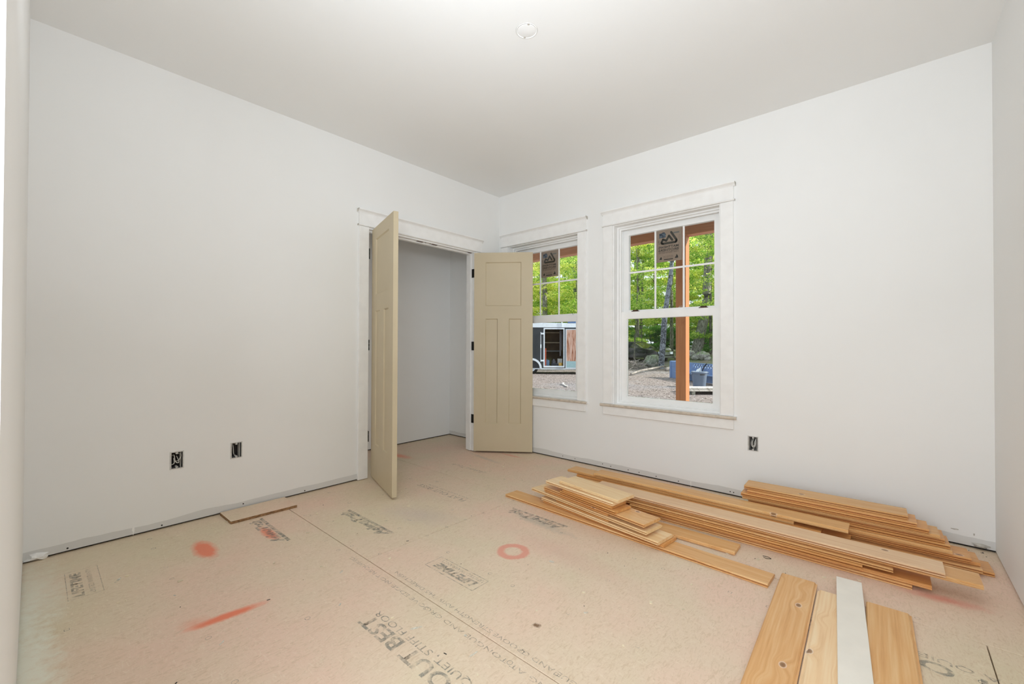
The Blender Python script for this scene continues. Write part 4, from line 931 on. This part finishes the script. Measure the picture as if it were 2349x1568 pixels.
# blue steel implement with a lattice top
M_BLUES = plain('blue_painted_steel', (.15, .25, .47), .45, var=.08, scale=3)
imp = empty('blue_steel_rack', (-4.155, 15.57, GZ), math.atan2(-1.984, 2.388)); tag(imp, 'long blue steel frame with a lattice top edge lying at the back of the clearing', 'steel frame')
L = 4.3
MB().bbox(0.0, L, 0, .06, 0.0, .50, .006).bbox(0, 1.75, 0, .06, .50, .74, .006).build('sheet', M_BLUES, imp)
MB().bbox(-.03, .08, -.03, .3, 0, .76, .01).build('end_plate', M_BLUES, imp)
MB().bbox(1.75, L, 0, .06, .70, .74, .004).bbox(1.75, L, 0, .06, .50, .53, .004).build('rail', M_BLUES, imp)
q = MB(); x = 1.75
while x < L - .2:
    for s_ in (1, -1):
        a, b_ = (x, .53), (x + .17, .70)
        if s_ < 0: a, b_ = (x + .17, .53), (x, .70)
        q.add([(a[0], .01, a[1]), (a[0] + .035, .01, a[1]), (b_[0] + .035, .01, b_[1]), (b_[0], .01, b_[1]), (a[0], .05, a[1]), (a[0] + .035, .05, a[1]), (b_[0] + .035, .05, b_[1]), (b_[0], .05, b_[1])], [(0, 1, 2, 3), (4, 5, 6, 7), (0, 1, 5, 4), (1, 2, 6, 5), (2, 3, 7, 6), (3, 0, 4, 7)])
    x += .17
q.build('lattice', M_BLUES, imp)
MB().bbox(.9, L, -.35, 0, .30, .34, .004).build('ledge', M_BLUES, imp)
MB().tube(curve([(2.75, -.03, .74), (2.6, -.06, .6), (2.45, -.06, .3), (2.48, -.05, .05)], 6), .02, 6).build('hose', M_RUB, imp, True)

# grey bin
M_BIN = plain('grey_bin_plastic', (.15, .20, .285), .5, var=.05)
bn = empty('trash_can', (-1.711, 11.768 + .1, GZ)); tag(bn, 'round grey plastic bin with pale paper in it, in front of the blue frame', 'bin')
MB().lathe([(.001, .0), (.195, 0), (.20, .02), (.236, .40), (.242, .41), (.242, .47), (.250, .475), (.262, .50), (.262, .53), (.250, .545), (.240, .535), (.232, .45), (.19, .03), (.001, .02)], n=28).build('body', M_BIN, bn, True)
for sg in (-1, 1): MB().tube([(sg * .745 * .24, sg * .665 * .24, .43), (sg * .745 * .31, sg * .665 * .31, .44), (sg * .745 * .31, sg * .665 * .31, .50), (sg * .745 * .25, sg * .665 * .25, .52)], .018, 6).build('handle', M_BIN, bn)
pa = MB().add([(-.15, -.1, .42), (.02, -.17, .45), (.06, -.05, .68), (-.10, .05, .60)], [(0, 1, 2, 3)]).add([(-.12, 0, .4), (.12, -.12, .42), (.06, -.05, .68)], [(0, 1, 2)]); po = pa.build('paper', plain('crumpled_paper', (.7, .76, .82), .8), bn)
sl = po.modifiers.new('s', 'SOLIDIFY'); sl.thickness = .004
MB().add([(.665 * .2445 * math.cos(t) + .745 * .2445 * math.sin(t), -.745 * .2445 * math.cos(t) + .665 * .2445 * math.sin(t), z) for z in (.425, .455) for t in (-.35, -.18, 0, .18, .35)], [(i, i + 1, i + 6, i + 5) for i in range(4)]).build('printed_mark', M_BLK, bn)

# weathered planks outside
M_GREYW = bark_mat('sunbleached_planks', (.42, .38, .33), (.66, .62, .56), (.86, .83, .78))
random.seed(81)
def outdoor_stack(ox, oy, rows, L, wdt, label, grp, base):
    ax = Vector((.747, .665, 0)); ay = Vector((-.665, .747, 0)); th = math.atan2(.665, .747)
    for lv, n_r in enumerate(rows):
        for k in range(n_r):
            o = MB().bbox(0, L * random.uniform(.85, 1.0), 0, wdt * .95, 0, .035, .003).build('weathered_plank', M_GREYW)
            p_ = Vector((ox, oy, GZ + base + lv * .0365)) + ax * random.uniform(-.03, .15) + ay * (k * wdt + random.uniform(0, .01)); o.location = p_; o.rotation_euler = (0, 0, th + random.uniform(-.015, .015))
            tag(o, label + ', ' + ('bottom layer' if lv == 0 else 'top layer' if lv == len(rows) - 1 else 'middle layer'), 'plank', grp)
    for k in range(3):
        o = MB().bbox(0, .09, -.02, rows[0] * wdt, 0, base - .0005, .003).build('skid', M_BARKD); p_ = Vector((ox, oy, GZ)) + ax * (.12 + k * L * .38); o.location = p_; o.rotation_euler = (0, 0, th); tag(o, 'dark timber skid under the ' + ('small outdoor stack by the grey bin' if 'bin' in grp else 'low outdoor stack beside the porch post'), 'skid', 'skids under ' + grp)
outdoor_stack(-1.17, 9.20, [5, 4, 2], 2.4, .2, 'sun-bleached plank in the low stack beside the porch post', 'planks of the nearest outdoor stack', .10)
outdoor_stack(-1.05, 12.0, [3, 3], 2.2, .2, 'sun-bleached plank in the small stack beside the grey bin', 'planks of the outdoor stack by the bin', .07)

# cargo trailer
tr = empty('cargo_trailer', (-9.657, 13.468, GZ), math.radians(41.69)); tag(tr, 'dark enclosed cargo trailer with white roof rail and open side door', 'trailer')
M_TRB = plain('dark_trailer_skin', (.035, .042, .05), .35, .2, var=.1); M_TRW = plain('white_trailer_trim', (.72, .80, .88), .4); M_PLY = plain('brown_plywood_lining', (.17, .11, .065), .8, var=.25, scale=4)
U0, U1, D, zb, zt = -3.8, 2.3, 2.05, .30, 2.33
mb = MB()
mb.box(U0, -.03, 0, .04, zb, zt).box(1.01, U1, 0, .04, zb, zt).box(-.03, 1.01, 0, .04, 2.26, zt)
mb.box(U0, U1, D - .04, D, zb, zt).box(U0, U0 + .04, .04, D - .04, zb, zt).box(U1 - .04, U1, .04, D - .04, zb, zt)
mb.build('side_panels', M_TRB, tr)
MB().box(U0 + .04, U1 - .04, .04, D - .04, zb, zb + .04).build('trailer_floor', M_PLY, tr)
MB().box(U0 + .04, U1 - .04, D - .07, D - .045, zb + .04, zt).box(-.6, -.57, .05, D - .08, zb + .04, zt - .3).box(1.5, 1.53, .05, D - .08, zb + .04, zt).build('lining', M_PLY, tr)
MB().box(U0 - .02, U1 + .02, -.02, D + .02, zt, 2.54).box(-3.0, 1.2, .5, 1.3, 2.54, 2.58).box(-.75, -.1, .2, .7, 2.54, 2.60).build('trailer_roof', M_TRW, tr)
MB().box(.86, .91, -.05, .02, 2.33, 2.66).box(.0 , .03, -.03, .02, 2.54, 2.60).build('ladder_bracket', M_TRW, tr)
q = MB(); frame_ring(q, -.03, 1.01, .34, 2.30, -.02, .05, .06, .05, .08, .06); q.build('door_frame', M_TRW, tr)
MB().box(-3.8, U1, -.015, .05, zb - .05, zb + .0).build('rub_rail', M_TRW, tr)
q = MB().tube([(-.17, -.03, 2.10), (-.17, -.03, .62)], .012, 6).tube([(-.17, -.04, 1.48), (-.17, -.04, 1.30)], .03, 6)
for z in (2.02, .68): q.box(-.17, -.03, -.05, -.01, z - .04, z + .04)
q.build('lock_bar', M_TRW, tr)
for k, z in enumerate((2.12, 1.58, 1.13)): MB().box(.02, .98, D - .5 if k else D - .35, D - .07, z - .02, z + .03).build('shelf', plain('shelf_grey', (.38, .42, .46), .6) if k == 2 else M_CHIP, tr)
MB().box(.84, .90, .6, .66, .9, 2.2).box(.93, .96, .6, .66, 1.2, 2.2).build('shelf_post', plain('grey_steel', (.2, .2, .22), .5), tr)
ta = empty('door', (1.06, -.03, .30), math.radians(-8)); ta.parent = tr
q = MB(); frame_ring(q, 0, .98, 0.0, 1.95, -.03, 0.0, .05, .05, .04, .04); q.build('trailer_door_rim', M_TRW, ta)
t = NT('streaked_plywood'); c_ = t.coord(); n_1 = t.noise(t.mapping(c_, (16, 1, 1.4)), 1, 4, .65, .5); t.out(t.ramp(n_1, [(.36, (.28, .10, .05)), (.46, (.58, .30, .20)), (.6, (.74, .52, .43))]), .8)
MB().box(.05, .93, -.025, -.005, .36, 1.91).build('plywood_sheet', t.m, ta)
MB().box(.05, .93, -.026, -.005, .04, .36).build('kick_plate', plain('pale_blue_sheet', (.38, .58, .62), .5), ta)
wv = MB(); wv.lathe([(.001, -.1), (.2, -.1), (.33, -.09), (.34, -.05), (.34, .05), (.33, .09), (.2, .1), (.001, .1)], n=24); wo = wv.build('wheel', M_RUB, tr, True, (-.62, .14, .34)); wo.rotation_euler = (PI / 2, 0, 0)
wr = MB().lathe([(.001, .1), (.19, .1), (.2, .13), (.16, .11), (.001, .11)], n=20).build('wheel_rim', M_TRW, wo)
wv2 = wo.copy(); COL.objects.link(wv2); wv2.location = (-1.5, .14, .34)
q = MB(); n_ = 14
for x_c in (-.62, -1.5):
    vs = []
    for k in range(n_ + 1):
        a = PI * k / n_
        for rr, yy in ((.40, -.12), (.50, -.12), (.50, .05), (.40, .05)): vs.append((x_c + rr * math.cos(a), yy, .30 + rr * math.sin(a)))
    fs = [(4 * k + j, 4 * k + (j + 1) % 4, 4 * k + 4 + (j + 1) % 4, 4 * k + 4 + j) for k in range(n_) for j in range(4)]
    q.add(vs, fs)
q.build('fender', M_TRW, tr)
MB().prism([(U1, zb), (U1 + 1.4, zb + .02), (U1 + 1.4, zb + .1), (U1, zb + .12)], .9, 1.15, 'y').build('hitch', M_BLACK, tr)
MB().tube([(U1 + 1.2, 1.02, 0), (U1 + 1.2, 1.02, .35)], .04, 8).build('jack', M_BLACK, tr)
Mt = Matrix.Translation((-9.657, 13.468, GZ)) @ Matrix.Rotation(math.radians(41.69), 4, 'Z')
def tl(u, v, z): return Mt @ Vector((u, v, z))
def cargo(name, label, u, v, mk, mat, cat):
    o = mk.build(name, mat); o.location = tl(u, v, zb + .0405); o.rotation_euler = (0, 0, math.radians(41.69)); return tag(o, label, cat)
cargo('bucket', 'small yellow container at the right of the trailer doorway', .86, .3, MB().lathe([(.001, 0), (.09, 0), (.11, .22), (.10, .22), (.085, .02), (.001, .02)], n=14), plain('yellow_plastic', (.80, .50, .12), .5), 'bucket')
cargo('box', 'white box behind the yellow container in the trailer', .86, .7, MB().bbox(-.12, .12, -.1, .1, 0, .42, .01), plain('white_card', (.75, .75, .72), .7), 'box')
cargo('tool_case', 'blue tool case at the left of the trailer doorway', .16, .35, MB().bbox(-.13, .13, -.1, .1, 0, .36, .02).bbox(-.05, .05, -.02, .02, .36, .40, .008), plain('blue_case', (.12, .22, .36), .5), 'case')
cargo('tool_bag', 'dark tool bag on the trailer floor in the doorway', .56, .4, MB().bbox(-.18, .18, -.12, .12, 0, .2, .05).tube(curve([(-.12, 0, .19), (-.06, 0, .30), (.06, 0, .30), (.12, 0, .19)], 4), .012, 6), plain('dark_canvas', (.05, .055, .07), .9), 'bag')
cargo('storage_bin', 'olive storage bin at the back of the trailer', .30, 1.5, MB().bbox(-.2, .2, -.15, .15, 0, .38, .02).bbox(-.22, .22, -.17, .17, .38, .42, .01), plain('olive_plastic', (.16, .16, .04), .6), 'bin')
cargo('jug', 'pale jug at the back of the trailer', .62, 1.4, MB().lathe([(.001, 0), (.1, 0), (.1, .25), (.05, .33), (.03, .38), (.001, .38)], n=14), plain('pale_jug', (.55, .55, .65), .5), 'jug')
cargo('long_level', 'orange level standing against the left side of the trailer doorway', .09, .15, MB().bbox(-.025, .025, -.015, .015, 0, .95, .003), plain('orange_level', (.70, .12, .05), .5), 'level')
tp = MB().bbox(-.24, .16, -.1, .15, 0, .14, .03).build('tarp_bundle', plain('blue_tarp', (.06, .12, .25), .7)); tp.location = tl(1.45, .2, 2.5402); tp.rotation_euler = (0, 0, math.radians(41.69)); tag(tp, 'blue tarp bundle on the trailer roof', 'tarp')
